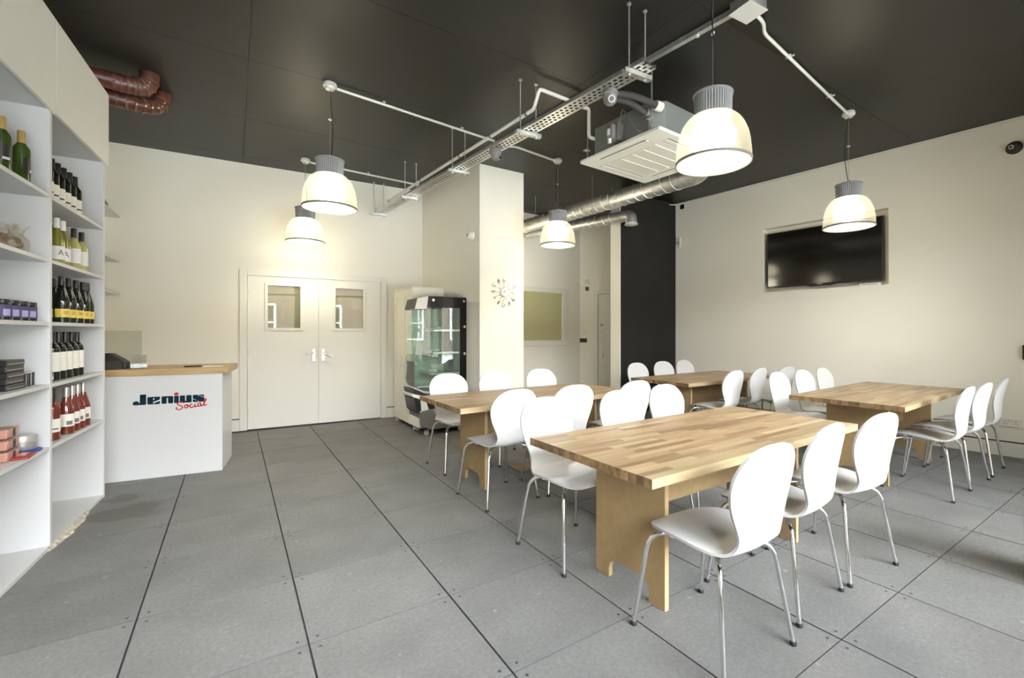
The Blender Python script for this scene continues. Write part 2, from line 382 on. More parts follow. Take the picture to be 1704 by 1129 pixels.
door_leaf('door_2', dm+.002, d1, dws(1.172), dws(1.556), dws(1.027), +1)
stc = in_back('stay_cord', MB().tube([(dm+.075, -.004, 1.985), (dm+.077, -.006, 1.90), (dm+.070, -.005, 1.86)], .004, 6).box(dm+.066, dm+.076, -.010, 0, 1.845, 1.868), M['offwhite'])
tag(stc, 'thin white cord hanging from the frame above the double doors', 'cord')
# dim kitchen behind the doors' vision panels
struct(obj('wall_kitchen', MB().box(-2.3, 7.4, 9.2, 9.4, -.012, ZC+.02).box(-2.3, -2.1, 6.9, 9.2, -.012, ZC+.02).box(7.2, 7.4, 4.0, 9.2, -.012, ZC+.02).box(2.36, 2.50, 7.15, 9.2, -.012, ZC+.02), M['wall']))
for nm, a, b in (('baseboard_back_1', 0.1, d0-.087), ('baseboard_back_2', d1+.087, dws(2.33))):
    bb = struct(in_back(nm, B(a, b, -.014, .002, .0, .145), M['offwhite']))
    obj('shadow_gap', B(a, b, -.010, .002, .145, .156), M['black'], bb)
# left wall
def LX(y, e=0.0): return -.81 + .063*(y-4.78) - e         # front line of the shelf unit; left wall .6 behind it
wall('wall_left', (LX(-1.2, .60), -1.2), (LX(7.2, .60), 7.2), 0, ZC, .15, M['wall'])
# column block beside the fridge
cb = MB(); pl = [(2.605, 5.29), (3.262, 5.285), (3.262, 7.2), (2.352, 7.2)]
cb.prism(pl, lambda a, b, k: (a, b, ZC*k)); struct(obj('wall_column', cb, M['wall']))
# corridor behind the column: end wall with internal window, splayed door wall
wall('wall_corridor', (3.262, 7.0), (5.66, 7.0), 0, ZC, .15, M['wall'], [(3.4-3.262, 5.20-3.262, 1.10, 2.02)])
wf = MB().box(3.27, 5.33, 6.985, 7.0, 2.0, 2.085).box(3.27, 5.33, 6.985, 7.0, 1.005, 1.105).box(5.19, 5.33, 6.985, 7.0, 1.105, 2.0)
w1 = struct(obj('window_1', B(3.395, 5.205, 7.03, 7.05, 1.095, 2.025), M['olive']))
obj('window_frame', wf, M['offwhite'], w1, bevel=.004)
SP0 = Vector((5.60, 7.02, 0)); SPd = Vector((.678, -.735, 0)).normalized(); spa = atan2(SPd.y, SPd.x)
def in_splay(name, mb, mt, parent=None, **k): return obj(name, mb, mt, parent, SP0 if parent is None else None, spa if parent is None else 0, **k)
wall('wall_splay', SP0[:2], (SP0+SPd*1.35)[:2], 0, ZC, .12, M['wall'], [(.375, 1.20, -.001, 2.0)])
d3 = struct(in_splay('door_3', B(.38, 1.195, .01, .05, .006, 1.996), M['offwhite']))
struct(in_splay('trim_3', MB().box(.295, .375, -.014, .01, 0, 2.07).box(.375, 1.2, -.014, .01, 2.0, 2.07), M['offwhite'], bevel=.003))
k = obj('washroom_sign', MB().tube([(.455, .012, 1.402), (.455, .002, 1.402)], .045, 24), M['label_w'], d3, smooth=40)
gm = MB()
for sx in (-.015, .015):
    gm.tube([(.455+sx, .003, 1.424), (.455+sx, .0005, 1.424)], .006, 10); gm.box(.455+sx-.007, .455+sx+.007, .0005, .003, 1.385, 1.415)
    gm.box(.455+sx-.005, .455+sx-.001, .0005, .003, 1.372, 1.385).box(.455+sx+.001, .455+sx+.005, .0005, .003, 1.372, 1.385)
obj('pictogram', gm, M['black'], k)
obj('lock', MB().box(.40, .425, -.004, .012, 1.15, 1.21).tube([(.45, .012, 1.18), (.45, -.014, 1.18)], .02, 12), M['steel'], d3, smooth=40)
hh = obj('handle', B(.445, .475, .0, .012, .76, .92), M['steel'], d3, bevel=.003)
obj('lever', MB().tube(fillet([(.46, 0, .85), (.46, -.05, .85), (.46, -.052, .82), (.50, -.052, .81)], .015), .009, 8), M['chrome'], hh, smooth=50)
for nm, s_, z, w_, h_, mm, lb in (('switch_plate', .065, 2.25, .085, .085, 'steel', 'upper steel switch plate beside the washroom door, nearest the corner'),
                                  ('thermostat', .17, 2.25, .085, .085, 'white', 'small white thermostat with dial above the washroom door frame corner'),
                                  ('control_panel', .17, 2.11, .075, .085, 'midgrey', 'grey keypad under the thermostat beside the washroom door'),
                                  ('light_switch', .115, 1.26, .085, .085, 'offwhite', 'off-white light switch above the bronze socket beside the washroom door'),
                                  ('socket_plate', .095, 1.10, .145, .085, 'midgrey', 'bronze coloured double socket low beside the washroom door')):
    o = in_splay(nm, B(s_-w_/2, s_+w_/2, -.012, 0, z-h_/2, z+h_/2), M[mm], bevel=.003); tag(o, lb, 'switch' if nm != 'thermostat' else 'thermostat')
    if nm == 'thermostat': obj('dial', MB().tube([(s_+.015, -.012, z-.01), (s_+.015, -.022, z-.01)], .02, 14), M['steel'], o, smooth=40)
    elif nm == 'control_panel': obj('display', B(s_-.02, s_+.02, -.014, -.011, z-.025, z+.025), M['black'], o)
    elif nm == 'socket_plate': obj('insert', B(s_-.06, s_+.06, -.014, -.011, z-.03, z+.03), M['darkgrey'], o)
    else: obj('rocker', B(s_-.018, s_+.018, -.016, -.011, z-.022, z+.022), M[mm], o, bevel=.002)
# dark return wall with pale end
dk = struct(obj('wall_dark', B(4.884, 6.25, 5.10, 5.24, 0, ZC), M['dark_wall']))
struct(obj('trim_4', B(4.866, 4.884, 5.095, 5.30, 0, ZC), M['offwhite']))
# right wall with the television niche
TP0 = Vector((6.155, 5.10, 0)); Td = Vector((.085, -1, 0)).normalized(); ta = atan2(Td.y, Td.x)
def in_tv(name, mb, mt, parent=None, **k):      # x along the wall towards the shop front, -y into the room
    return obj(name, mb, mt, parent, TP0 if parent is None else None, ta if parent is None else 0, **k)
def ts(y): return (5.10-y)/-Td.y if Td.y < 0 else 0
n0, n1, nz0, nz1 = ts(3.632), ts(2.158), 1.83, 2.737
e0 = TP0 - Td*2.4; e1 = TP0 + Td*6.4
wall('wall_right', e0[:2], e1[:2], 0, ZC, .28, M['wall'], [(n0+2.4, n1+2.4, nz0, nz1)])
nb = struct(in_tv('trim_5', MB().box(n0-.005, n1+.005, .13, .15, nz0-.005, nz1+.005), M['wall']))
struct(in_tv('trim_6', B(.02, 6.1, -.006, .002, ZC-.035, ZC-.012), M['offwhite']))
for q, y in enumerate((4.62, 3.9, 3.0, 2.2, 1.55)):
    pass
bb = struct(in_tv('baseboard_right', B(.0, 6.1, -.015, .002, 0, .14), M['offwhite']))
obj('shadow_gap', B(.0, 6.1, -.011, .002, .14, .152), M['black'], bb)
# shop front behind the camera
fx0, fx1 = LX(FRONT_Y, .6)-.05, 6.75
wall('wall_front', (fx1, FRONT_Y), (fx0, FRONT_Y), -.1, ZC+.1, .3, M['wall'], [(fx1-b, fx1-a, .15, 3.0) for a, b in GLZ])
for q, (a, b) in enumerate(GLZ):
    y0, y1 = FRONT_Y-.2, FRONT_Y-.14
    w = struct(obj('window_%d' % (q+2), MB().box(a, a+.05, y0, y1, .15, 3.0).box(b-.05, b, y0, y1, .15, 3.0).box(a+.05, b-.05, y0, y1, .15, .2).box(a+.05, b-.05, y0, y1, 2.95, 3.0).box(a+.05, b-.05, y0, y1, 2.33, 2.38), M['aluminium']))
    obj('pane', B(a+.05, b-.05, y0+.026, y0+.034, .2, 2.33), M['pane'], w); obj('pane', B(a+.05, b-.05, y0+.026, y0+.034, 2.38, 2.95), M['pane'], w)
fc = thing('street_house', 'brick terrace across the street, seen only mirrored in the fridge and door glass', 'building', (0, -16.0, -.12))
obj('house_wall', B(-32, 38, -6, 0, 0, 5.9), M['brick'], fc)
winm = MB().box(-.75, .75, 0, .05, 0, 1.9).mesh('house_window', M['tv']); frm = MB().box(-.85, -.75, 0, .09, -.1, 2.0).box(.75, .85, 0, .09, -.1, 2.0).box(-.75, .75, 0, .09, -.1, 0).box(-.75, .75, 0, .09, 1.9, 2.0).box(-.75, .75, .05, .08, .92, .98).mesh('window_frame', M['label_w'])
for q in range(14):
    for z in (1.0,):
        w_ = link('house_window', winm, fc, (-22+3.4*q, 0, z)); link('window_frame', frm, w_)
struct(obj('street', B(-40, 45, -40, FRONT_Y-.3, -.35, -.12), M['street']))

# ------------------------------------------------------------------ tables
TH = .70; TT = .038
LEGP = None
def panel_mb(wd, top):
    h = wd/2; P = [(-h, 0), (-h+.095, 0)]
    P += [(-h+.095, .045)] + [(-h+.095+.055*(1-cos(radians(a))), .045+.055*sin(radians(a))) for a in (30, 60, 90)]
    P += [(h-.095-.055*(1-cos(radians(a))), .045+.055*sin(radians(a))) for a in (90, 60, 30)] + [(h-.095, .045), (h-.095, 0), (h, 0), (h, top), (-h, top)]
    return MB().prism(P, lambda a, b, k: (-.0125+.025*k, a, b))
pan_me = panel_mb(.46, TH-TT).mesh('support_panel', M['mdf'])
pedge_me = MB().box(-.0127, .0127, -.2312, -.2298, 0, TH-TT).box(-.0127, .0127, .2298, .2312, 0, TH-TT).mesh('panel_edge', M['mdf_edge'])
STL = 1.0
def stave_mb():
    b = B(-.5, .5, -.0211, .0211, -.019, .019); b.m = [0, 0, 0, 1, 0, 1]; return b
stave_me = {k: stave_mb().mesh('stave', [M[k], M['end_grain']]) for k in ('stave', 'stave_dark', 'stave_pale')}
def table(x0, x1, y0, y1, rz, label, seed):
    cx, cy = (x0+x1)/2, (y0+y1)/2; L, Wd = x1-x0, y1-y0; R = random.Random(seed)
    t = thing('dining_table', label, 'table', (cx, cy, 0), rz, 'butcher block tables')
    top = obj('tabletop', B(-L/2+.004, L/2-.004, -Wd/2+.004, Wd/2-.004, TH-TT+.003, TH-.003), M['core'], t)
    n = 20; w = Wd/n
    for r in range(n):
        x = -L/2; y = -Wd/2 + w*(r+.5); first = True
        while x < L/2-1e-4:
            ln = R.uniform(.14, .42) if first else R.uniform(.26, .46)
            if r in (0, n-1): ln = R.uniform(.5, .9)
            if L/2-(x+ln) < .12: ln = L/2-x
            kd = 'stave_dark' if R.random() < .10 else ('stave_pale' if R.random() < .2 or r == 0 else 'stave')
            s = link('stave', stave_me[kd], top, (x+ln/2, y, TH-TT/2 + R.uniform(-.00025, .00025))); s.scale = (ln-.0005, w/.0427, 1)
            x += ln; first = False
    for sx in (-L/2+.31, L/2-.34):
        p = link('support_panel', pan_me, t, (sx, 0, 0)); link('panel_edge', pedge_me, p)
    obj('stretcher', B(-L/2+.323, L/2-.353, -.0125, .0125, .37, TH-TT), M['mdf'], t)
    return t
table(1.30, 3.12, 1.200, 2.045, .01, 'largest looking butcher block dining table, nearest the camera', 3)
table(1.355, 3.16, 3.080, 3.930, .01, 'butcher block dining table beside the drinks fridge and the clock column', 5)
table(4.05, 5.86, 3.205, 4.055, .02, 'butcher block dining table in front of the charcoal wall', 8)
table(4.10, 5.94, 1.325, 2.165, .045, 'butcher block dining table under the wall television', 11)

# ------------------------------------------------------------------ chairs
def shell_mesh():
    #      y      z     half width  curl (edge lift of the seat / wrap of the back)
    K = [(.220,.424,.058,-.001),(.217,.427,.096,-.002),(.205,.434,.130,-.003),(.181,.442,.161,-.004),(.138,.449,.187,-.002),(.083,.452,.202,.003),(.020,.446,.206,.011),
         (-.050,.436,.200,.014),(-.110,.428,.187,.015),(-.156,.428,.168,.013),(-.190,.443,.152,.009),(-.208,.470,.139,.006),(-.214,.503,.136,.003),(-.216,.540,.148,.004),
         (-.218,.580,.166,.007),(-.222,.620,.182,.010),(-.229,.660,.194,.013),(-.237,.700,.199,.015),(-.245,.735,.195,.015),(-.252,.765,.184,.013),
         (-.258,.792,.166,.010),(-.263,.815,.142,.007),(-.267,.832,.113,.004),(-.2695,.843,.078,.002),(-.271,.849,.040,0)]
    # densify with Catmull-Rom
    Q = []
    for i in range(len(K)-1):
        p0, p1, p2, p3 = K[max(i-1,0)], K[i], K[i+1], K[min(i+2, len(K)-1)]
        for s in (0, .5):
            Q.append(tuple(.5*((2*p1[c]) + (-p0[c]+p2[c])*s + (2*p0[c]-5*p1[c]+4*p2[c]-p3[c])*s*s + (-p0[c]+3*p1[c]-3*p2[c]+p3[c])*s**3) for c in range(4)))
    Q.append(K[-1]); n = len(Q); m = 13; th = .011
    top, bot = [], []
    for i, (y, z, w, cu) in enumerate(Q):
        a, b = Q[max(i-1, 0)], Q[min(i+1, n-1)]
        ty, tz = b[0]-a[0], b[1]-a[1]; l = hypot(ty, tz); ny, nz = tz/l, -ty/l    # towards the sitter
        if nz < 0 and ny < 0: ny, nz = -ny, -nz
        for j in range(m):
            u = -1 + 2*j/(m-1); x = w*u; lift = cu*u*u
            top.append((x, y+ny*lift, z+nz*lift)); bot.append((x, y+ny*(lift-th), z+nz*(lift-th)))
    mb = MB(); N = n*m
    f = []; mi = []
    for i in range(n-1):
        for j in range(m-1):
            a = i*m+j; f.append((a, a+1, a+m+1, a+m)); mi.append(0); f.append((N+a, N+a+m, N+a+m+1, N+a+1)); mi.append(0)
    ring = list(range(m)) + [i*m+m-1 for i in range(1, n)] + [(n-1)*m+j for j in range(m-2, -1, -1)] + [i*m for i in range(n-2, 0, -1)]
    for q in range(len(ring)):
        a, b = ring[q], ring[(q+1) % len(ring)]; f.append((a, b, N+b, N+a)); mi.append(1)
    mb.v = top+bot; mb.f = f; mb.m = mi
    return mb.mesh('seat_shell', [M['chair'], M['chair_edge']], 50)
SHELL = shell_mesh()
def leg_mesh(sx, sy):
    tx = .184 if sy > 0 else .172; ty = .168 if sy > 0 else -.165
    foot = (sx*.222, .222 if sy > 0 else -.222, .012)
    pts = fillet([(sx*.045, sy*.05, .408), (sx*tx, ty, .411 if sy > 0 else .408), foot], .075, 7)
    return MB().tube(pts, .0102, 12).mesh('leg', M['chrome'], 60), MB().lathe([(.011, 0), (.0132, .002), (.0132, .014), (.011, .018)], 12, (foot[0], foot[1], -.001)).mesh('foot_cap', M['rubber'], 50)
LEGS = [leg_mesh(sx, sy) for sx, sy in ((-1,1), (1,1), (-1,-1), (1,-1))]
mo = MB().prism(rrect(-.07, .07, -.075, .075, .02), lambda a, b, k: (a, b-.005, .398+.030*k))
for sx, sy in ((-1,1), (1,1), (-1,-1), (1,-1)): mo.box(sx*.115-.012, sx*.115+.012, sy*.1-.010, sy*.1+.010, .397, .432)
MOUNT = mo.mesh('seat_mount', M['pvc'])
def make_chair():
    t = thing('dining_chair', '', 'chair', group='white chairs around the four tables')
    link('seat_shell', SHELL, t); link('seat_mount', MOUNT, t)
    for lm, cm in LEGS:
        l = link('leg', lm, t); link('foot_cap', cm, l)
    return t
proto = make_chair(); used = False
def chair(x, y, rz, label):
    global used
    c = proto if not used else copy_tree(proto)
    used = True; c.location = (x, y, 0); c.rotation_euler = (0, 0, rz); c['label'] = label
    return c
o3 = ('first', 'second', 'third')
nt = {'T1': 'nearest table', 'T2': 'table by the fridge', 'T3': 'table before the charcoal wall', 'T4': 'table under the television'}
sets = {('T1','n'): [(1.64,1.175,-.02),(2.205,1.225,.05),(2.755,1.205,-.10)], ('T1','f'): [(1.622,2.105,.02),(2.23,2.09,-.03),(2.79,2.16,.02)],
        ('T2','n'): [(1.675,3.095,.06),(2.225,3.075,-.05),(2.84,3.03,.0)], ('T2','f'): [(1.755,4.015,.0),(2.27,3.985,.03),(2.83,3.985,-.02)],
        ('T3','n'): [(4.47,3.165,.05),(5.01,3.205,.10),(5.52,3.145,-.03)], ('T3','f'): [(4.47,4.09,.03),(4.995,4.115,-.03),(5.475,4.125,.02)],
        ('T4','n'): [(4.592,1.295,.01),(5.09,1.298,-.04),(5.655,1.300,.03)], ('T4','f'): [(4.610,2.255,.02),(5.105,2.25,-.01),(5.59,2.26,.03)]}
for (tb, sd), lst in sets.items():
    for q, (x, y, r) in enumerate(lst):
        lab = 'white shell chair, %s from the left, %s side of the %s' % (o3[q], 'camera' if sd == 'n' else 'far', nt[tb])
        chair(x, y, r if sd == 'n' else pi + r, lab)

# ------------------------------------------------------------------ pendant lamps
CABLE = .004
def lamp_parts(root, cable_len, wob, k):
    """origin at the ceiling rose; rim 1.06 m below for the standard drop"""
    D = cable_len
    obj('ceiling_rose', MB().lathe([(.052, 0), (.056, -.012), (.056, -.030), (.040, -.034), (.036, -.052), (.012, -.055)], 20), M['conduit'], root, smooth=40)
    obj('suspension_wire', MB().tube([(0, 0, -.05), (0, 0, -D)], .0022, 6), M['steel'], root)
    pts = [(.012*sin(3*u)*wob + .018*sin(pi*u)*wob, .016*sin(4*u+k)*wob*sin(pi*u), -.045-(D-.02)*u) for u in [i/14 for i in range(15)]]
    cd = obj('power_cord', MB().tube(pts, .0035, 6), M['black'], root, smooth=60)
    obj('cord_clip', B(-.012, .014, -.008, .008, -D*.48-.006, -D*.48+.006), M['conduit'], cd)
    # ribbed gear housing
    mb = MB(); n = 84; R0 = .112; ring = []
    def rr(j): return R0*(1.0 if j % 2 == 0 else .945)
    for z, q in ((-D-.012, .90), (-D-.018, 1.0), (-D-.145, .97)):
        ring.append([(rr(j)*q*cos(2*pi*j/n), rr(j)*q*sin(2*pi*j/n), z) for j in range(n)])
    vs = sum(ring, []); fs = [(i*n+j, i*n+(j+1) % n, (i+1)*n+(j+1) % n, (i+1)*n+j) for i in range(2) for j in range(n)] + [tuple(range(n))[::-1], tuple(range(2*n, 3*n))]
    mb.add(vs, fs)
    gh = obj('gear_housing', mb, M['grey_pl'], root)
    obj('lid', MB().lathe([(.0, -D), (.10, -D-.003), (.118, -D-.010), (.118, -D-.020), (.105, -D-.022)], 28, close=False).tube([(0, 0, -D+.03), (0, 0, -D-.01)], .010, 8), M['grey_pl'], gh, smooth=40)
    # prismatic dome
    pr = [(.098, -D-.140), (.128, -D-.150), (.158, -D-.178), (.182, -D-.215), (.200, -D-.262), (.211, -D-.315), (.217, -D-.375), (.219, -D-.425)]
    ns = 72; sm = MB(); vs = []
    for z in (0, 1):
        pass
    for r, z in pr:
        for j in range(ns):
            q = r*(1.0 + (.006 if j % 2 else -.004)); vs.append((q*cos(2*pi*j/ns), q*sin(2*pi*j/ns), z))
    fs = [(i*ns+j, i*ns+(j+1) % ns, (i+1)*ns+(j+1) % ns, (i+1)*ns+j) for i in range(len(pr)-1) for j in range(ns)]
    sm.add(vs, fs); sh = obj('lamp_shade', sm, M['shade'], root, smooth=60)
    obj('rim', MB().lathe([(.218, -D-.420), (.2235, -D-.422), (.2235, -D-.434), (.216, -D-.436), (.216, -D-.424)], 48, close=False), M['midgrey'], sh, smooth=40)
    obj('lens', MB().lathe([(.0, -D-.452), (.06, -D-.450), (.14, -D-.443), (.216, -D-.430)], 40, close=False), M['lens'], root, smooth=60)
    obj('bulb', MB().lathe([(.012, -D-.148), (.07, -D-.160), (.110, -D-.195), (.132, -D-.245), (.136, -D-.29), (.118, -D-.335), (.07, -D-.362), (.012, -D-.368)], 20), M['bulb'], root, smooth=60)
    return D+.43
def lamp(x, y, zrose, zrim, rz, label):
    t = thing('pendant_lamp', label, 'lamp', (x, y, zrose), rz, 'glowing bay pendant lamps')
    D = zrose-zrim-.43
    lamp_parts(t, D, 1.0, rz)
    L = bpy.data.lights.new('lamp_light', 'SPOT'); L.spot_size = radians(165); L.spot_blend = .7; L.energy = LAMP_W; L.color = (1, .90, .70); L.shadow_soft_size = .12
    L2 = bpy.data.lights.new('lamp_glow', 'POINT'); L2.energy = GLOW_W; L2.color = (1, .90, .70); L2.shadow_soft_size = .12
    g_ = bpy.data.objects.new('lamp_glow', L2); C.objects.link(g_); g_.parent = t; g_.location = (0, 0, -D-.52)
    lo = bpy.data.objects.new('lamp_light', L); C.objects.link(lo); lo.parent = t; lo.location = (0, 0, -D-.52)
    return t
cg = bpy.data.lights.new('corridor_fill', 'POINT'); cg.energy = 8; cg.color = (1, .90, .70); cg.shadow_soft_size = .15  # added fill without a fixture, hidden behind the column to brighten the corridor
co = bpy.data.objects.new('corridor_fill', cg); C.objects.link(co); co.location = (3.52, 6.35, 2.25)
lamp(.694, 4.325, ZC, 2.335, .3, 'lit pendant lamp in front of the double doors, larger of the pair there')
lamp(.744, 6.38, ZC, 2.385, 1.1, 'lit pendant lamp above the double doors, smaller and farther of the pair there')
lamp(3.346, 4.612, ZC, 2.345, 2.0, 'lit pendant lamp hanging before the corridor window beside the column')
lamp(4.985, 2.010, ZC, 2.290, 2.6, 'lit pendant lamp hanging in front of the wall television')
lamp(2.420, 1.720, ZC, 2.290, 4.0, 'largest lit pendant lamp, beside the ceiling air conditioner')

# ------------------------------------------------------------------ ceiling services
def clips(mb, p0, p1, n, side):
    p0, p1 = Vector(p0), Vector(p1)
    for i in range(n):
        p = p0.lerp(p1, (i+.6)/n); mb.box(p.x-.012, p.x+.012, p.y-.012, p.y+.012, p.z+.006, ZC+.005)
        mb.box(p.x-.02*side[1]-.012, p.x+.02*side[1]+.012, p.y-.02*side[0]-.012, p.y+.02*side[0]+.012, p.z+.010, p.z+.018)
def conduit(pts, label, ncl, r=.0125, mt='conduit', fil=.06):
    mb = MB().tube(fillet(pts, fil), r, 10)
    o = tag(obj('conduit', mb, M[mt], smooth=60), label, 'conduit', 'ceiling conduits')
    for i in range(len(pts)-1):
        a, b = Vector(pts[i]), Vector(pts[i+1])
        if (b-a).length > .9 and abs(b.z-a.z) < .02:
            d = (b-a).normalized(); k = max(1, round((b-a).length/1.0))
            for q in range(k):
                cm = MB(); p = a.lerp(b, (q+.5)/k); n_ = Vector((-d.y, d.x, 0))
                c1 = p - n_*.032; c2 = p + n_*.032
                cm.tube([c1+Vector((0,0,.012)), c2+Vector((0,0,.012))], .008, 6).tube([p+Vector((0,0,.008)), p+Vector((0,0,ZC-p.z-.001))], .012, 8)
                obj('saddle_clip', cm, M['conduit'], o)
    return o
ZCo = ZC-.03
conduit([(.75, 4.325, ZCo), (2.40, 4.51, ZCo)], 'pale conduit from the larger doorway lamp to the cable tray', 2)
conduit([(.80, 6.385, ZCo), (2.22, 6.48, ZCo)], 'pale conduit from the farther doorway lamp to the cable tray', 2)
conduit([(2.58, 4.50, ZCo-.02), (2.68, 4.51, ZCo), (3.29, 4.60, ZCo)], 'pale conduit from the cable tray to the lamp beside the column', 1)
conduit([(2.84, 1.72, ZCo), (3.00, 1.73, ZCo-.01), (3.12, 1.80, ZCo), (4.93, 2.00, ZCo)], 'white conduit from the junction box to the television lamp', 3)
conduit([(2.75, 1.62, ZCo), (2.70, 1.2, ZCo), (2.42, 1.60, ZCo)], 'short pale conduit looping from the junction box to the largest lamp', 1)
gt = MB(); a, b = Vector((2.755, 1.80, ZC-.028)), Vector((2.30, 6.60, ZC-.028)); dd = (b-a).normalized(); nn = Vector((-dd.y, dd.x, 0))
pa = [a-nn*.019, a+nn*.019, b+nn*.019, b-nn*.019]
gt.hexa([p-Vector((0,0,.016)) for p in pa], [p+Vector((0,0,.022)) for p in pa])
tr = tag(obj('trunking', gt, M['galv']), 'long galvanised steel trunking fixed to the ceiling beside the perforated tray', 'trunking')
for q in range(9):
    p = a.lerp(b, (q+.5)/9); obj('clip_stud', MB().tube([p-Vector((0,0,.03)), p-Vector((0,0,.018))], .012, 8), M['conduit'], tr)
jb = tag(obj('junction_box', MB().box(-.085, .085, -.075, .075, -.075, 0), M['galv'], None, (2.77, 1.705, ZC), -.09, bevel=.003), 'square galvanised junction box on the ceiling at the conduit corner', 'box')
obj('lid', B(-.09, .09, -.08, .08, -.079, -.074), M['conduit'], jb)
# perforated tray with strut hangers
tx0, ty0, tx1, ty1 = 2.222, 2.05, 1.752, 6.845
tl = hypot(tx1-tx0, ty1-ty0); tang = atan2(ty1-ty0, tx1-tx0)
tray = thing('cable_tray', 'perforated galvanised cable tray hanging below the ceiling from threaded rods', 'tray', (tx0, ty0, 2.985), tang)
pm = MB(); w = .065; px = .05
# plate with real slots: three staggered rows
rows = [(-.045, -.025), (-.010, .010), (.025, .045)]; edges = [-w, -.045, -.025, -.010, .010, .025, .045, w]
for e0_, e1_ in ((-w, -.045), (-.025, -.010), (.010, .025), (.045, w)): pm.box(0, tl, e0_, e1_, 0, .0015)
for ri, (r0, r1) in enumerate(rows):
    off = .025 if ri == 1 else 0; x = -off
    while x < tl:
        a_, b_ = max(0, x+.030), min(tl, x+px)
        if b_ > a_: pm.box(a_, b_, r0, r1, 0, .0015)
        x += px
pl_ = obj('tray_plate', pm, M['galv'], tray)
obj('tray_side', B(0, tl, -w-.0015, -w, 0, .028), M['galv'], tray); obj('tray_side', B(0, tl, w, w+.0015, 0, .028), M['galv'], tray)
cbm = MB()
for q, yy in enumerate((-.035, -.012, .012, .034)):
    cbm.tube([(i*tl/20, yy+.006*sin(i*1.7+q), .010) for i in range(21)], .007, 6)
obj('cables', cbm, M['darkgrey'], tray, smooth=60)
rodm = MB().tube([(0, 0, 0), (0, 0, ZC-2.955)], .005, 6)
for q, (y, xa, xb) in enumerate(((6.80, 1.672, 1.805), (5.755, 1.795, 1.935), (4.522, 1.910, 2.050), (3.322, 2.022, 2.172), (2.15, 2.142, 2.28))):
    h = thing('tray_hanger', 'strut bracket on two threaded rods under the cable tray, %s from the back wall' % ('first', 'second', 'third', 'fourth', 'fifth')[q], 'bracket', ((xa+xb)/2, y, 2.955), -.09, 'cable tray hangers')
    hw = (xb-xa)/2
    obj('strut_channel', MB().box(-hw-.045, hw+.045, -.021, .021, -.004, 0).box(-hw-.045, hw+.045, -.021, -.017, 0, .026).box(-hw-.045, hw+.045, .017, .021, 0, .026), M['galv'], h)
    for sx in (-hw, hw):
        r = obj('threaded_rod', MB().tube([(sx, 0, -.02), (sx, 0, ZC-2.955)], .0052, 6), M['galv'], h)
        obj('ceiling_anchor', MB().lathe([(.016, ZC-2.967), (.012, ZC-2.957), (.012, ZC-2.955)], 10, (sx, 0, 0)), M['galv'], r)
        obj('nut', MB().lathe([(.011, -.014), (.011, .004)], 6, (sx, 0, 0)), M['galv'], r)
# white condensate pipe along the tray
cp = fillet([(1.862, 6.80, 3.17), (2.165, 3.34, 3.205), (2.172, 3.26, 3.35), (2.60, 3.275, 3.35)], .03)
pp = tag(obj('condensate_pipe', MB().tube(cp, .0165, 10), M['pvc'], smooth=60), 'long white plastic drain pipe running above the cable tray', 'pipe')
for q in range(5):
    ties = MB();     p = Vector((1.862, 6.80, 3.17)).lerp(Vector((2.165, 3.34, 3.205)), (.02, .33, .62, .80, .97)[q]); ties.lathe([(.019, -.008), (.019, .008)], 10)
    ties.v = [(v[0]+p.x, v[2]+p.y, v[1]+p.z) for v in ties.v]
    obj('cable_tie', ties, M['black'], pp)
dp = fillet([(2.68, 3.30, 3.35), (2.755, 3.30, 3.36), (2.757, 3.30, 3.09), (2.85, 3.24, 3.06)], .03)
tag(obj('condensate_pipe', MB().tube(dp, .0165, 10), M['pvc'], smooth=60), 'short white drain pipe dropping to the corner of the ceiling air conditioner', 'pipe')
# ceiling cassette air conditioner
ac = thing('air_conditioner', 'square white ceiling cassette air conditioner with galvanised casing hung on rods', 'air conditioner', (3.232, 2.965, 0), .055)
H = .475; zb = 2.87
pf = MB(); pf.prism(rrect(-H, H, -H, H, .022, 4), lambda a, b, k: (a, b, zb+.028*k))
fas = obj('fascia', pf, M['offwhite'], ac, bevel=.006)
gr = obj('intake_grille', B(-.265, .265, -.265, .265, zb-.008, zb), M['cream'], fas, bevel=.004)
gb = MB()
for q in range(1, 4): gb.box(-.265, .265, -.265+.1325*q-.006, -.265+.1325*q+.006, zb-.012, zb-.007)
obj('grille_bar', gb, M['offwhite'], gr)
for q in range(4):
    c_, s_ = (1, 0, -1, 0)[q], (0, 1, 0, -1)[q]
    R_ = Matrix.Rotation(q*pi/2, 4, 'Z')
    obj('louvre_slot', MB().box(-.27, .27, -.402, -.393, zb-.0015, zb+.002).tf(R_), M['darkgrey'], fas)
    obj('louvre_slot', MB().box(-.27, .27, -.350, -.343, zb-.0015, zb+.002).tf(R_), M['darkgrey'], fas)
    obj('louvre_blade', MB().box(-.268, .268, -.391, -.352, zb-.006, zb).tf(R_), M['offwhite'], fas)
G = .42; ch = .10
op = [(-G+ch, -G), (G-ch, -G), (G, -G+ch), (G, G-ch), (G-ch, G), (-G+ch, G), (-G, G-ch), (-G, -G+ch)]
cs = obj('casing', MB().prism(op, lambda a, b, k: (a, b, zb+.028+.262*k)), M['galv_flat'], ac)
obj('access_plate', B(-G-.003, -G, .10, .25, zb+.10, zb+.22), M['galv_flat'], cs)
obj('control_box', MB().box(-G-.075, -G, -.045, .055, zb+.06, zb+.21), M['midgrey'], cs, bevel=.004)
obj('isolator', MB().box(-G-.12, -G-.075, -.02, .05, zb+.07, zb+.19), M['grey_pl'], cs, bevel=.004)
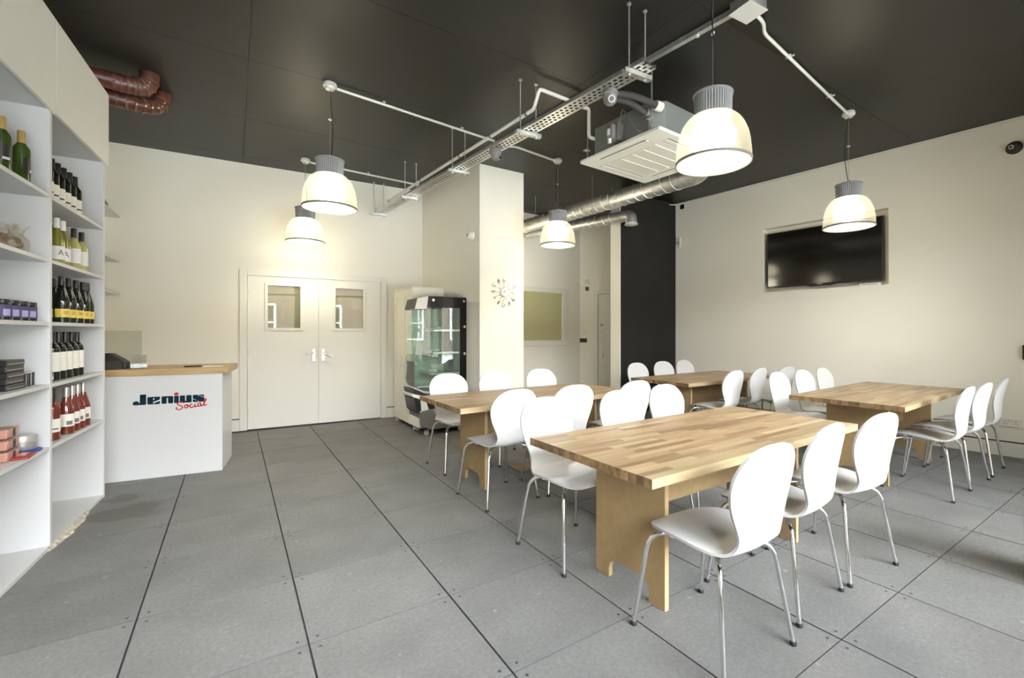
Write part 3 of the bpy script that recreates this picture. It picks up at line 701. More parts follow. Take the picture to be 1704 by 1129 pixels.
obj('label_plate', MB().box(-G-.122, -G-.12, .002, .034, zb+.10, zb+.155), M['label_w'], cs); obj('isolator_switch', B(-G-.128, -G-.118, .008, .028, zb+.165, zb+.18), M['red'], cs)
obj('gland', MB().tube([(-G-.11, .02, zb+.07), (-G-.11, .02, zb+.035)], .016, 10), M['label_w'], cs, smooth=40)
obj('loop_cable', MB().tube(fillet([(-G-.03, -.03, zb+.21), (-G-.06, -.08, zb+.33), (-G-.06, -.15, zb+.2), (-G-.05, -.26, zb+.05), (-G-.01, -.28, zb+.04)], .08), .006, 6), M['midgrey'], cs, smooth=60)
for (rx, ry) in ((-G-.01, -G+.06), (-G+.02, G+.02), (G, G+.02), (G+.01, -G+.06)):
    rd = obj('hanging_rod', MB().tube([(rx, ry, zb+.06), (rx, ry, ZC)], .006, 6), M['galv'], ac)
    obj('rod_bracket', MB().box(rx-.03, rx+.03, ry-.012, ry+.035, zb+.135, zb+.142).lathe([(.012, zb+.142), (.012, zb+.155)], 6, (rx, ry, 0)), M['galv'], rd)
for q, (p0_, p1_, p2_) in enumerate((((2.262, 2.66, 3.06), (2.56, 2.62, 3.10), (2.80, 2.63, 3.065)), ((2.262, 2.60, 3.07), (2.62, 2.56, 3.12), (2.82, 2.53, 3.09)))):
    rp = tag(obj('refrigerant_pipe', MB().tube(fillet([p0_, p1_, p2_], .12), .026, 12), M['darkgrey'], smooth=60), ('lower', 'upper')[q] + ' dark insulated refrigerant pipe running from the tray into the air conditioner', 'pipe', 'insulated refrigerant pipes')
    dvec = (Vector(p2_)-Vector(p1_)).normalized(); e_ = Vector(p2_)
    obj('end_collar', MB().tube([e_-dvec*.01, e_+dvec*.05], .040, 14), M['cream'] if q else M['midgrey'], rp, smooth=40)
# dome cameras
def dome(name, x, y, z, label, ang):
    d = thing(name, label, 'camera', (x, y, z), ang)
    obj('camera_base', MB().lathe([(.055, .055), (.058, .03), (.050, .022)], 20), M['midgrey'], d, smooth=40)
    obj('camera_body', MB().lathe([(.050, .024), (.050, 0), (.043, -.025), (.028, -.043), (.002, -.05)], 20), M['midgrey'], d, smooth=60)
    ln = MB().tube([(0, -.022, -.012), (0, -.052, -.026)], .026, 16); l = obj('lens_ring', ln, M['grey_pl'], d, smooth=40)
    obj('lens', MB().tube([(0, -.05, -.0255), (0, -.056, -.028)], .016, 14), M['black'], l, smooth=40)
    return d
dome('dome_camera', 2.225, 2.43, 2.93, 'grey dome security camera under the cable tray near the air conditioner', -.5)
dome('dome_camera', 2.045, 3.82, 2.93, 'grey dome security camera under the cable tray in front of the column', .6)
# spiral ducts
def spiral(path, r, label, elbow_end=None):
    mb = MB().tube(path, r, 24)
    o = tag(obj('spiral_duct', mb, M['galv'], smooth=50), label, 'duct', 'spiral ventilation ducts')
    sm_ = MB(); a_, b_ = Vector(path[0]), Vector(path[1]); d_ = (b_-a_); Ln = d_.length; d_.normalize()
    u_ = Vector((0,0,1)); w_ = d_.cross(u_).normalized(); u_ = w_.cross(d_); pts = []
    pitch = .135; N_ = int(Ln/pitch*20)
    for i in range(N_+1):
        t_ = i/20*2*pi; s_ = i/20*pitch
        if s_ > Ln-.01: break
        pts.append(a_+d_*s_+(u_*cos(t_)+w_*sin(t_))*(r+.001))
    sm_.tube(pts, .0048, 4); obj('spiral_seam', sm_, M['seam'], o)
    return o
P0 = (3.88, 6.85, 2.98); P1 = (4.165, 3.36, 2.98)
el = fillet([P1, (4.185, 3.10, 2.98), (4.195, 3.08, ZC-.001)], .20, 8)
main = spiral([P0, P1] + [tuple(p) for p in el[1:]], .105, 'larger galvanised spiral duct turning up into the ceiling behind the air conditioner')
for t_ in (.232, .594, .86):
    p = Vector(P0).lerp(Vector(P1), t_)
    obj('duct_rod', MB().tube([(p.x, p.y, 3.08), (p.x, p.y, ZC-.001)], .005, 6), M['galv'], main)
Q0 = (4.28, 6.80, 2.985); Q1 = (4.70, 4.93, 2.955)
el2 = fillet([Q1, (4.745, 4.74, 2.955), (4.745, 4.73, 2.82)], .13, 8)
sd = spiral([Q0, Q1] + [tuple(p) for p in el2[1:]], .082, 'smaller galvanised spiral duct ending in a downward elbow by the charcoal wall')
for t_ in (.35, .93):
    p = Vector(Q0).lerp(Vector(Q1), t_); obj('duct_rod', MB().tube([(p.x, p.y, 3.03), (p.x, p.y, ZC)], .005, 6), M['galv'], sd)
obj('flange', MB().lathe([(.083, .03), (.086, .03), (.098, .006), (.098, 0), (.085, 0)], 24, (4.745, 4.73, 2.81), close=False), M['white'], sd, smooth=40)
obj('air_valve', MB().lathe([(.0, 0), (.06, .002), (.083, .012)], 20, (4.745, 4.73, 2.815), close=False), M['offwhite'], sd, smooth=60)
# red lagged pipes above the shelving
for q, (pts, lb) in enumerate((([(-1.35, 4.86, 3.27), (-.72, 4.98, 3.27), (-.585, 5.02, 3.30), (-.575, 5.02, 3.46)], 'upper red-brown lagged pipe bending into the ceiling above the shelves'),
                               ([(-1.35, 5.12, 3.24), (-.72, 5.26, 3.24), (-.545, 5.36, 3.28), (-.525, 5.37, 3.46)], 'lower red-brown lagged pipe bending into the ceiling above the shelves'))):
    path = fillet(pts, .17, 7)
    o = tag(obj('lagged_pipe', MB().tube(path, .066, 16), M['redpipe'], smooth=60), lb, 'pipe', 'red lagged pipes')
    for i in range(1, len(path)-1, 2):
        bands = MB(); cl = MB()
        d_ = (path[i+1]-path[i-1]).normalized(); bands.tube([path[i]-d_*.008, path[i]+d_*.008], .0715, 16)
        sd_ = d_.cross(Vector((0,0,1))).normalized()
        cl.tube([path[i]+sd_*.062-Vector((0,0,.03)), path[i]+sd_*.072-Vector((0,0,.02))], .008, 6)
        obj('lagging_band', bands, M['bandtan'], o, smooth=40); obj('band_clip', cl, M['foil'], o)

# ------------------------------------------------------------------ shelving unit on the left
fdir = Vector((.063, 1, 0)).normalized()
UO = Vector((LX(4.785), 4.785, 0)); UA = atan2(fdir.x, -fdir.y) ; UA = atan2(.063, -1.0)
# local frame: +x into the unit, +y towards the camera along the front
unit = thing('shelf_unit', 'tall white built-in shelving unit with two open bays and flat upper panels on the left', 'shelving', UO, UA)
DP, BW, PT = .575, .968, .030
ZS = [.598, .958, 1.318, 1.682, 2.056]
for q in range(3):
    y = q*BW
    obj('side_panel', B(0, DP, y, y+PT, 0, 2.56), M['white'], unit, bevel=.0015)
obj('back_panel', B(DP, DP+.012, 0, 2*BW+PT, 0, 3.083), M['white'], unit)
for b in range(2):
    y0, y1 = b*BW+PT, (b+1)*BW
    obj('base_board', B(.002, DP, y0, y1, .0, .022), M['white'], unit, bevel=.001)
    for z in ZS: obj('shelf', B(.002, DP, y0, y1, z-.022, z), M['white'], unit, bevel=.0015)
    obj('cupboard_bottom', B(.002, DP, y0, y1, 2.549, 2.571), M['white'], unit)
    obj('upper_panel', B(-.020, -.001, b*BW+.003-(.012 if b == 0 else 0), (b+1)*BW-.002+(.03 if b else 0), 2.535, 3.083), M['offwhite'], unit, bevel=.0015)
obj('top_board', B(0, DP, 0, 2*BW+PT, 3.061, 3.083), M['white'], unit)
obj('upper_side', B(0, DP, 0, .02, 2.571, 3.061), M['white'], unit)
df = MB(); R = random.Random(4); n = 26; ps = []
for i in range(n+1):
    y = .36 + (1.02-.36)*i/n; ps.append((y, .006 + .030*sin(pi*i/n)*R.uniform(.5, 1)))
for i in range(n):
    (ya, wa), (yb, wb_) = ps[i], ps[i+1]
    df.hexa([(-wa, ya, 0), (.004, ya, 0), (.004, yb, 0), (-wb_, yb, 0)], [(-wa*.8, ya, .012), (.004, ya, .024), (.004, yb, .024), (-wb_*.8, yb, .012)])
obj('torn_edge', df, M['debris'], unit)

# bottles: one of each kind with its parts, then copied
def bottle_profile(kind):
    if kind == 'bordeaux': return [(0, .003), (.030, 0), (.0355, .004), (.036, .19), (.034, .205), (.024, .222), (.0150, .236), (.0140, .30), (.0, .30)]
    if kind == 'burgundy': return [(0, .003), (.032, 0), (.039, .004), (.039, .135), (.036, .155), (.027, .190), (.019, .222), (.0145, .245), (.0140, .30), (.0, .30)]
    return [(0, .003), (.030, 0), (.034, .004), (.034, .165), (.032, .180), (.024, .200), (.0155, .215), (.0145, .29), (.0, .29)]
LIB = {}
def bottle_kind(key, shape, g, cap, lab, lz0, lz1, capz=.235, half=1.0, band=None):
    pr = bottle_profile(shape); rmax = max(p[0] for p in pr); top = pr[-1][1]
    body = MB().lathe(pr, 20, close=False).mesh('wine_bottle', M[g], 40)
    cm = MB().lathe([(.0160, capz), (.0162, capz+.004), (.0158, top-.002), (.0145, top+.0015), (0, top+.0015)], 16, close=False).mesh('capsule', M[cap], 40)
    na = 14; a0 = pi*half; vs = []
    for i in range(na+1):
        a = -a0 + 2*a0*i/na
        for z in (lz0, lz1): vs.append(((rmax+.0006)*cos(a), (rmax+.0006)*sin(a), z))
    lm = MB().add(vs, [(2*i, 2*i+2, 2*i+3, 2*i+1) for i in range(na)]).mesh('label', M[lab], 40)
    bm_ = None
    if band:
        vs = []
        for i in range(na+1):
            a = -a0*band[2] + 2*a0*band[2]*i/na
            for z in band[:2]: vs.append(((rmax+.0011)*cos(a), (rmax+.0011)*sin(a), z))
        bm_ = MB().add(vs, [(2*i, 2*i+2, 2*i+3, 2*i+1) for i in range(na)]).mesh('label_band', M[band[3]], 40)
    LIB[key] = (body, cm, lm, bm_)
bottle_kind('red_cream', 'bordeaux', 'g_dark', 'blackfoil', 'label', .045, .135, .215, .45, (.062, .072, .45, 'black'))
bottle_kind('white_a', 'burgundy', 'g_olive', 'label_w', 'label_w', .035, .120, .225, .42)
bottle_kind('white_pale', 'straight', 'g_white', 'blackfoil', 'label_w', .05, .15, .225, .40, (.128, .133, .25, 'label'))
bottle_kind('yellow', 'burgundy', 'g_dark', 'blackfoil', 'label_y', .035, .090, .245, .46, (.055, .078, .3, 'gold'))
bottle_kind('cream_tall', 'bordeaux', 'g_dark', 'blackfoil', 'label', .055, .175, .22, .40, (.14, .145, .2, 'label_w'))
bottle_kind('rose', 'burgundy', 'g_rose', 'silver', 'label', .050, .130, .225, .45, (.060, .085, .28, 'midgrey'))
bottle_kind('rose_dark', 'bordeaux', 'g_rose', 'blackfoil', 'label', .050, .130, .22, .45, (.065, .075, .3, 'midgrey'))
bottle_kind('green_gold', 'bordeaux', 'g_green', 'gold', 'blackfoil', .06, .15, .228, .40, (.075, .088, .35, 'label_w'))
LAB = {'bottles': 'wine bottles on the shelving'}
def bottle(key, y, e, z, label, rot=0.0, s=1.0):
    body, cm, lm, bm_ = LIB[key]
    o = link('wine_bottle', body, None, (LX(y, e), y, z+.0005), -.9+rot); o.scale = (s, s, s)
    tag(o, label, 'bottle', LAB['bottles'])
    link('capsule', cm, o); l = link('label', lm, o)
    if bm_: link('label_band', bm_, l)
    return o, l
od = ('first', 'second', 'third', 'fourth', 'fifth', 'sixth', 'seventh', 'eighth')
for q, (y, e) in enumerate(((4.06, .10), (4.15, .10), (4.245, .10), (4.345, .10), (4.445, .10), (4.545, .10))):
    bottle('red_cream', y, e, ZS[4], 'black-capped wine bottle with cream label, top shelf nearest the counter, %s from left' % od[q], R.uniform(-.2, .2))
for q, y in enumerate((4.14, 4.235)):
    o, l = bottle('white_a', y, .075, ZS[3], '%s wine bottle with a large A on its label, nearest the counter' % ('partly hidden left', 'clearer right')[q], R.uniform(-.1, .1))
    ra = .0397; am = MB()
    for (ya, za, yb, zb_) in ((-.011, .062, 0, .097), (.011, .062, 0, .097), (-.007, .074, .007, .074)):
        am.tube([(ra, ya, za), (ra+.0006, yb, zb_)], .0016, 4)
    obj('letter', am, M['black'], l)
for q, (y, e) in enumerate(((4.37, .15), (4.435, .075), (4.58, .075))):
    bottle('white_pale', y, e, ZS[3], 'pale yellow wine bottle with black capsule, %s of three from the left' % od[q], R.uniform(-.1, .1))
for q, (y, e) in enumerate(((4.15, .055), (4.21, .145), (4.27, .055), (4.335, .145), (4.40, .055), (4.465, .145), (4.53, .055), (4.61, .055))):
    bottle('yellow', y, e, ZS[2], 'dark bottle with yellow label on the eye-level shelf, %s from its left' % od[q], R.uniform(-.15, .15), .98)
for q, (y, e) in enumerate(((4.055, .07), (4.155, .07), (4.26, .07), (4.37, .07), (4.465, .07))):
    bottle('cream_tall', y, e, ZS[1], 'dark wine bottle with tall cream label above the rosé row, %s from left' % od[q], R.uniform(-.1, .1), 1.0)
for q, (y, e, k_) in enumerate(((4.00, .055, 'rose_dark'), (4.08, .075, 'rose_dark'), (4.205, .05, 'rose'), (4.305, .05, 'rose'), (4.405, .05, 'rose'), (4.51, .05, 'rose'))):
    bottle(k_, y, e, ZS[0], ('rosé bottle with %s capsule on the low shelf, %s from the left of its row') % ('black' if k_ == 'rose_dark' else 'silver', od[q]), R.uniform(-.12, .12))
for q, (y, e) in enumerate(((3.36, .075), (3.46, .075), (3.56, .17), (3.655, .07))):
    bottle('green_gold', y, e, ZS[4], 'green wine bottle with gold capsule on the top shelf, %s from left' % od[q], R.uniform(-.2, .2) + (1.1 if q == 3 else 0), .98)
# biscuits in cellophane bags
for q, (y, e, s_) in enumerate(((3.555, .12, .80), (3.695, .12, .84))):
    bg = thing('biscuit_bag', '%s cellophane bag of brown biscuits gathered at the top, upper shelf of the nearer bay' % ('left', 'right')[q], 'food bag', (LX(y, e), y, ZS[3]+.001), .4*q, 'bags of biscuits')
    bmx = MB(); Rn = random.Random(q+2)
    for k_ in range(26):
        a = Rn.uniform(0, 2*pi); r_ = (.050*sqrt(Rn.random()))*s_*(1-.5*k_/26); z_ = .014 + .088*s_*k_/26
        M4 = Matrix.Translation((r_*cos(a), r_*sin(a), z_)) @ Matrix.Rotation(Rn.uniform(-.8, .8), 4, 'X') @ Matrix.Rotation(Rn.uniform(-.8, .8), 4, 'Y')
        t_ = MB().lathe([(0, -.008), (.018, -.007), (.024, 0), (.018, .007), (0, .008)], 10, close=False).tf(M4); bmx.add(t_.v, t_.f)
    bo = obj('biscuits', bmx, M['biscuit'], bg, smooth=50); bo['kind'] = 'stuff'
    cb_ = MB(); nn_ = 22; prof = [(.062, .001), (.074, .02), (.073, .06), (.062, .095), (.040, .122), (.026, .136), (.034, .155), (.046, .178)]
    vs = []
    for i, (r_, z_) in enumerate(prof):
        for j in range(nn_):
            w_ = 1 + (.10 if i < 5 else .32)*sin(j*2.3+i*.9+q)*(.5 if i < 3 else 1) + .12*sin(j*.6+q*2)*(i/7); vs.append((r_*w_*s_*cos(2*pi*j/nn_) + (.03*(z_/.2)**2), r_*w_*s_*sin(2*pi*j/nn_) + .045*(z_/.2)**2*(1 if q == 0 else -.6), z_*s_*(1+.10*sin(j*1.3+q) if i > 5 else 1)))
    cb_.add(vs, [(i*nn_+j, i*nn_+(j+1) % nn_, (i+1)*nn_+(j+1) % nn_, (i+1)*nn_+j) for i in range(len(prof)-1) for j in range(nn_)])
    obj('cellophane_wrap', cb_, M['cello'], bg, smooth=60)
    obj('paper_tag', MB().box(.058*s_, .061*s_, -.02, .014, .006, .036), M['label'], bg)
# jars with purple labels
jm = MB().lathe([(0, .001), (.027, 0), (.031, .004), (.031, .082), (.027, .090), (.0, .090)], 20, close=False).mesh('preserve_jar', M['jam'], 40)
jl = MB().lathe([(.0, .105), (.029, .105), (.0305, .103), (.0305, .088), (.029, .087)], 20, close=False).mesh('jar_lid', M['black'], 40)
vs = []
for i in range(13):
    a = -1.5+3.0*i/12
    for z in (.015, .078): vs.append((.0316*cos(a), .0316*sin(a), z))
jb_ = MB().add(vs, [(2*i, 2*i+2, 2*i+3, 2*i+1) for i in range(12)]).mesh('label', M['label_p'], 40)
vs = []
for i in range(7):
    a = -.2+.85*i/6
    for z in (.022, .056): vs.append((.0321*cos(a), .0321*sin(a), z))
jp = MB().add(vs, [(2*i, 2*i+2, 2*i+3, 2*i+1) for i in range(6)]).mesh('label_patch', M['lilac'], 40)
for q, (y, e) in enumerate(((3.425, .06), (3.52, .06), (3.62, .06), (3.715, .06))):
    o = link('preserve_jar', jm, None, (LX(y, e), y, ZS[2]+.0005), -1.0); tag(o, 'dark preserve jar with purple label on the middle shelf, %s from left' % od[q], 'jar', 'preserve jars')
    link('jar_lid', jl, o); l = link('label', jb_, o); link('label_patch', jp, l)
# black tins
for q in range(5):
    z = ZS[1]+.0005+.0312*q
    o = obj('gift_tin', B(-.055, .055, -.10, .10, 0, .030), M['black'], None, (LX(3.52, .10)+.002*(-1)**q, 3.52+.004*(q % 2), z), -.06+.015*(q % 3), bevel=.003)
    tag(o, 'flat black gift tin with silver end, %s from the bottom of the stack' % od[q], 'tin', 'stack of flat black tins')
    obj('silver_end', B(-.050, .050, .1, .1008, .004, .026), M['silver'], o); obj('front_stripe', B(.055, .0556, -.09, .09, .010, .013), M['silver'], o)
for q, (y, e) in enumerate(((3.655, .075), (3.715, .075), (3.775, .08))):
    o = obj('spice_tin', MB().prism(rrect(-.022, .022, -.022, .022, .008), lambda a, b, k: (a, b, .072*k)), M['black'], None, (LX(y, e), y, ZS[1]+.0005), .1)
    tag(o, 'small upright black and silver spice tin beside the stacked tins, %s from the left' % od[q], 'tin', 'small spice tins')
    obj('silver_side', MB().box(-.014, .014, .022, .0226, .006, .066).box(.022, .0226, .006, .018, .006, .066), M['silver'], o); obj('tin_lid', MB().prism(rrect(-.020, .020, -.020, .020, .008), lambda a, b, k: (a, b, .072+.003*k)), M['silver'], o)
# tubs, round tin, red packet
for q in range(3):
    o = obj('food_tub', MB().hexa([(-.05, -.06, 0), (.05, -.06, 0), (.05, .06, 0), (-.05, .06, 0)], [(-.057, -.067, .048), (.057, -.067, .048), (.057, .067, .048), (-.057, .067, .048)]), M['pink'], None, (LX(3.50, .10), 3.50, ZS[0]+.0005+.0585*q), -.06, bevel=.006)
    tag(o, 'pink filled plastic food tub, %s from the bottom of the stack on the lowest shelf' % od[q], 'tub', 'stacked pink tubs')
    obj('tub_lid', MB().prism(rrect(-.061, .061, -.071, .071, .012), lambda a, b, k: (a, b, .048+.008*k)), M['cello'], o); obj('barcode_strip', B(.0555, .0585, -.004, .012, .006, .046), M['black'], o)
o = obj('round_tin', MB().lathe([(0, 0), (.060, 0), (.062, .003), (.062, .036), (.064, .038), (.064, .044), (.062, .046), (.062, .074), (.060, .078), (0, .078)], 32, close=False), M['silver'], None, (LX(3.70, .085), 3.70, ZS[0]+.014), 0, smooth=40)
tag(o, 'round silver tin standing on a blue lid on the lowest shelf', 'tin')
o = obj('blue_lid', MB().lathe([(0, 0), (.068, 0), (.074, .004), (.074, .011), (0, .013)], 32, close=False), M['blue'], None, (LX(3.69, .075), 3.69, ZS[0]+.0005), 0, smooth=40)
tag(o, 'flat round blue plastic lid under the silver tin', 'lid')
o = obj('packet', MB().hexa([(-.04, -.08, 0), (.04, -.08, 0), (.04, .08, 0), (-.04, .08, 0)], [(-.034, -.075, .012), (.034, -.075, .014), (.034, .075, .010), (-.034, .075, .012)]), M['red'], None, (LX(3.545, .030), 3.545, ZS[0]+.0005), .05, bevel=.004)
tag(o, 'small red packet lying in front of the pink tubs on the lowest shelf', 'packet'); obj('packet_label', B(-.02, .02, -.05, .04, .0135, .0145), M['pink'], o)
# wall shelves beyond the unit
for q, z in enumerate((2.562, 2.055, 1.680)):
    o = obj('wall_shelf', MB().prism([(LX(5.6, .60), 5.6), (LX(5.6, .60)+.24, 5.6), (LX(6.95, .6)+.205, 7.040), (LX(7.05, .6), 7.052)], lambda a, b, k: (a, b, z+.022*k)), M['white'])
    tag(o, 'white wall shelf in the corner behind the tall unit, %s of three' % ('top', 'middle', 'bottom')[q], 'shelf', 'corner wall shelves')
gj = thing('storage_jar', 'clear glass jar on the top corner shelf behind the tall unit', 'jar', (-1.20, 6.92, 2.584))
obj('jar_body', MB().lathe([(0, .004), (.05, 0), (.055, .01), (.055, .10), (.04, .12), (.04, .13)], 20, close=False), M['cubeglass'], gj, smooth=40); obj('jar_lid', MB().lathe([(.043, .128), (.043, .15), (0, .152)], 20, close=False), M['steel'], gj, smooth=40)
gj = thing('storage_bottle', 'small pale bottle lying on the middle corner shelf behind the tall unit', 'bottle', (-1.20, 6.92, 2.077))
obj('bottle_body', MB().lathe([(0, .0), (.035, .002), (.035, .10), (.015, .13), (.014, .15), (0, .15)], 16, close=False), M['label_w'], gj, smooth=40); obj('bottle_cap', MB().lathe([(.016, .142), (.016, .16), (0, .16)], 12, close=False), M['silver'], gj, smooth=40)

# ------------------------------------------------------------------ reception counter with its lettering
CF0 = Vector((-.905, 5.189+.0046, 0)); cdir = Vector((.788, -.100, 0)).normalized(); ca = atan2(cdir.y, cdir.x)
cl = (Vector((-.081, 5.089, 0))-CF0).length
ctr = thing('reception_counter', 'white reception counter with oak top and printed lettering at the end of the shelves', 'counter', CF0, ca)
obj('counter_body', B(0, cl, 0, .56, 0, .886), M['white'], ctr, bevel=.002)
obj('worktop', B(0, cl+.045, -.012, .60, .886, .942), M['counter_wood'], ctr, bevel=.002)
# lettering: x along the counter front (metres from the logo's left end), height above its base line
LX0, LZ0 = .203, .636; U = .488/1310.0       # design units: 1310 wide
def lp(a, b, k, lift=.0): return (LX0 + a*U, -.0006 - .0006*k - lift, LZ0 + b*U)
let = MB()
def poly(P): let.prism(P, lambda a, b, k: lp(a, b, k))
xh = 172
poly(rrect(128, 240, 0, 236, 18) )                                # J stem
poly([(0, 40), (8, 12), (30, 0), (180, 0), (180, 45), (112, 45), (108, 70), (88, 88), (60, 92), (28, 82), (8, 64)])
poly(rrect(128, 200, 150, 236, 50)); 
poly([(150, 236), (240, 236), (240, 150), (150, 150)])
def cut_rect(x0, x1, z0, z1): return [(x0, z0), (x1, z0), (x1, z1), (x0, z1)]
# e
poly([(262, 150), (262, 22), (272, 6), (292, 0), (365, 0), (365, 148), (365, xh), (284, xh), (268, 166)])
poly([(365, 0), (470, 0), (486, 6), (490, 22), (490, 72), (400, 38), (388, 22), (365, 22)])
poly([(390, 62), (490, 108), (490, xh), (388, xh)]); poly([(365, 142), (390, 142), (390, xh), (365, xh)]); poly([(365, 58), (390, 62), (390, 100), (365, 100)])
# n
poly(rrect(518, 612, 0, xh, 12)); poly(rrect(638, 735, 0, xh, 24)); poly(cut_rect(520, 700, 132, xh)); poly(cut_rect(520, 560, 90, xh))
# i
poly(rrect(750, 838, 0, xh, 12))
# u
poly(rrect(856, 956, 0, xh, 14)); poly(rrect(980, 1082, 0, xh, 14)); poly(rrect(858, 1060, 0, 40, 18)); poly(cut_rect(1030, 1082, 0, 60)[:3] + [(1030, 60)])
# s
poly([(1104, 104), (1128, 92), (1310, 34), (1310, 18), (1300, 4), (1284, 0), (1222, 0), (1218, 20), (1104, 62)][0:0] or [(1104, 84), (1104, xh-12), (1114, xh), (1200, xh), (1212, 150), (1326, 104), (1326, 20), (1312, 4), (1290, 0), (1228, 0), (1214, 22)])
poly([(1216, xh), (1300, xh), (1320, xh-10), (1328, 130), (1328, 118), (1226, 152)])
poly([(1104, 70), (1204, 26), (1204, 0), (1124, 0), (1108, 8), (1104, 22)])
obj('lettering', let, M['teal'], ctr)
dm_ = MB().prism([(792+46*cos(2*pi*i/20), 216+34*sin(2*pi*i/20)) for i in range(20)], lambda a, b, k: lp(a, b, k)); obj('lettering_dot', dm_, M['logo_dot'], ctr)
# script word below
sc = MB()
def stroke(pts, w=11.5, n=6):
    P = [Vector((p[0], p[1], 0)) for p in pts]; Q = []
    for i in range(len(P)-1):
        p0, p1, p2, p3 = P[max(i-1,0)], P[i], P[i+1], P[min(i+2, len(P)-1)]
        for k_ in range(n):
            t = k_/n; Q.append(.5*((2*p1) + (-p0+p2)*t + (2*p0-5*p1+4*p2-p3)*t*t + (-p0+3*p1-3*p2+p3)*t**3))
    Q.append(P[-1]); L_, R_ = [], []
    for i, q in enumerate(Q):
        d_ = (Q[min(i+1, len(Q)-1)]-Q[max(i-1, 0)]); d_.normalize(); nn_ = Vector((-d_.y, d_.x, 0)); L_.append(q+nn_*w); R_.append(q-nn_*w)
    vs = [lp(p.x, p.y, 2) for p in L_+R_]; m_ = len(Q)
    sc.add(vs, [(i, i+1, m_+i+1, m_+i) for i in range(m_-1)])
stroke([(930, -8), (905, 16), (850, 20), (815, -6), (822, -40), (870, -66), (905, -98), (900, -134), (850, -158), (800, -146), (790, -116), (806, -100)])   # S
stroke([(990, -58), (962, -60), (948, -100), (968, -128), (1002, -118), (1014, -86), (1000, -60), (985, -62), (1010, -84), (1050, -76)])                      # o
stroke([(1098, -52), (1072, -46), (1050, -78), (1060, -118), (1092, -122), (1130, -96)], 11.5)                                                                   # c
stroke([(1150, -40), (1142, -92), (1152, -116), (1186, -92)]); stroke([(1158, 0), (1165, 4)], 12, 3)                                                         # i
stroke([(1258, -34), (1228, -26), (1200, -62), (1212, -104), (1244, -94), (1262, -38), (1260, -86), (1276, -104), (1300, -80)])                              # a
stroke([(1300, -80), (1352, 20), (1362, 56), (1346, 66), (1328, 30), (1318, -50), (1326, -92), (1352, -90), (1372, -66)])                                     # l
obj('script_lettering', sc, M['logo_red'], ctr)
# things on the counter
def on_ctr(x, y, z=.9425):
    return CF0 + cdir*x + Vector((-cdir.y, cdir.x, 0))*y + Vector((0, 0, z))
kb = thing('card_terminal', 'black wedge-shaped till screen at the shelf end of the counter', 'till', on_ctr(.075, .16), ca)
obj('terminal_body', MB().prism([(-.09, 0), (.055, 0), (.055, .055), (.02, .085), (-.05, .135), (-.09, .135)], lambda a, b, k: (a, -.06+.12*k, b)), M['black'], kb, bevel=.006)
obj('terminal_base', B(-.09, .03, -.075, -.06, .0, .07), M['darkgrey'], kb)
gv = thing('glass_cube', 'thick square glass vase on the counter beside the till', 'vase', on_ctr(.205, .155), ca+.25)
gm_ = MB()
for (x0, x1, y0, y1) in ((-.055, -.045, -.055, .055), (.045, .055, -.055, .055), (-.045, .045, -.055, -.045), (-.045, .045, .045, .055)): gm_.box(x0, x1, y0, y1, 0, .115)
gm_.box(-.045, .045, -.045, .045, 0, .016); obj('vase_body', gm_, M['cubeglass'], gv)
obj('dark_slip', B(-.03, .03, -.03, .03, .0165, .022), M['black'], gv)
sn = tag(obj('acrylic_screen', B(-.10, .165, -.004, .004, 0, .33), M['clear'], None, on_ctr(.03, .27), ca), 'faint clear acrylic screen standing on the counter behind the till', 'screen')
pen = thing('pen', 'black pen lying on the counter above the lettering', 'pen', on_ctr(.60, .10, .949), ca+.03)
obj('barrel', MB().tube([(-.07, 0, 0), (-.06, 0, 0), (.05, 0, 0), (.065, 0, 0)], [.003, .006, .006, .005], 10), M['black'], pen, smooth=40); obj('tip', MB().tube([(.065, 0, 0), (.08, 0, 0)], [.005, .0015], 8), M['silver'], pen, smooth=40)
tag(obj('leaflet', MB().hexa([(-.075, -.05, 0), (.075, -.05, 0), (.075, .05, 0), (-.075, .05, 0)], [(-.075, -.05, .006), (.075, -.05, .002), (.075, .05, .002), (-.075, .05, .006)]), M['label_w'], None, on_ctr(.745, .12), ca+.02), 'folded white leaflet lying on the counter beside the pen', 'leaflet')

# ------------------------------------------------------------------ wardrobe
wd = thing('wardrobe', 'tall off-white two-door wardrobe with recessed panels beside the fridge', 'wardrobe', (1.90, 5.82, 0))
obj('carcass', MB().box(.018, .43, 0, .018, 0, 1.835).box(.018, .43, .742, .76, 0, 1.835).box(.018, .43, .018, .742, .07, .088).box(.41, .43, .018, .742, .088, 1.835).box(.03, .40, .372, .388, .088, 1.835), M['cream'], wd)
obj('cornice', B(-.004, .44, -.006, .766, 1.835, 1.853), M['cream'], wd, bevel=.002)
for q in range(2):
    y0 = .003 + .378*q; y1 = y0+.376
    d = obj('door', MB().box(.008, .017, y0, y1, .062, 1.832).box(0, .008, y0, y0+.075, .062, 1.832).box(0, .008, y1-.075, y1, .062, 1.832).box(0, .008, y0+.075, y1-.075, .062, .16).box(0, .008, y0+.075, y1-.075, 1.735, 1.832), M['cream'], wd, bevel=.002)
    yh = y1-.035 if q == 0 else y0+.035
    obj('handle', MB().tube(fillet([(0, yh, .80), (-.03, yh, .80), (-.03, yh, .95), (0, yh, .95)], .012), .005, 8), M['cream'], d, smooth=50)

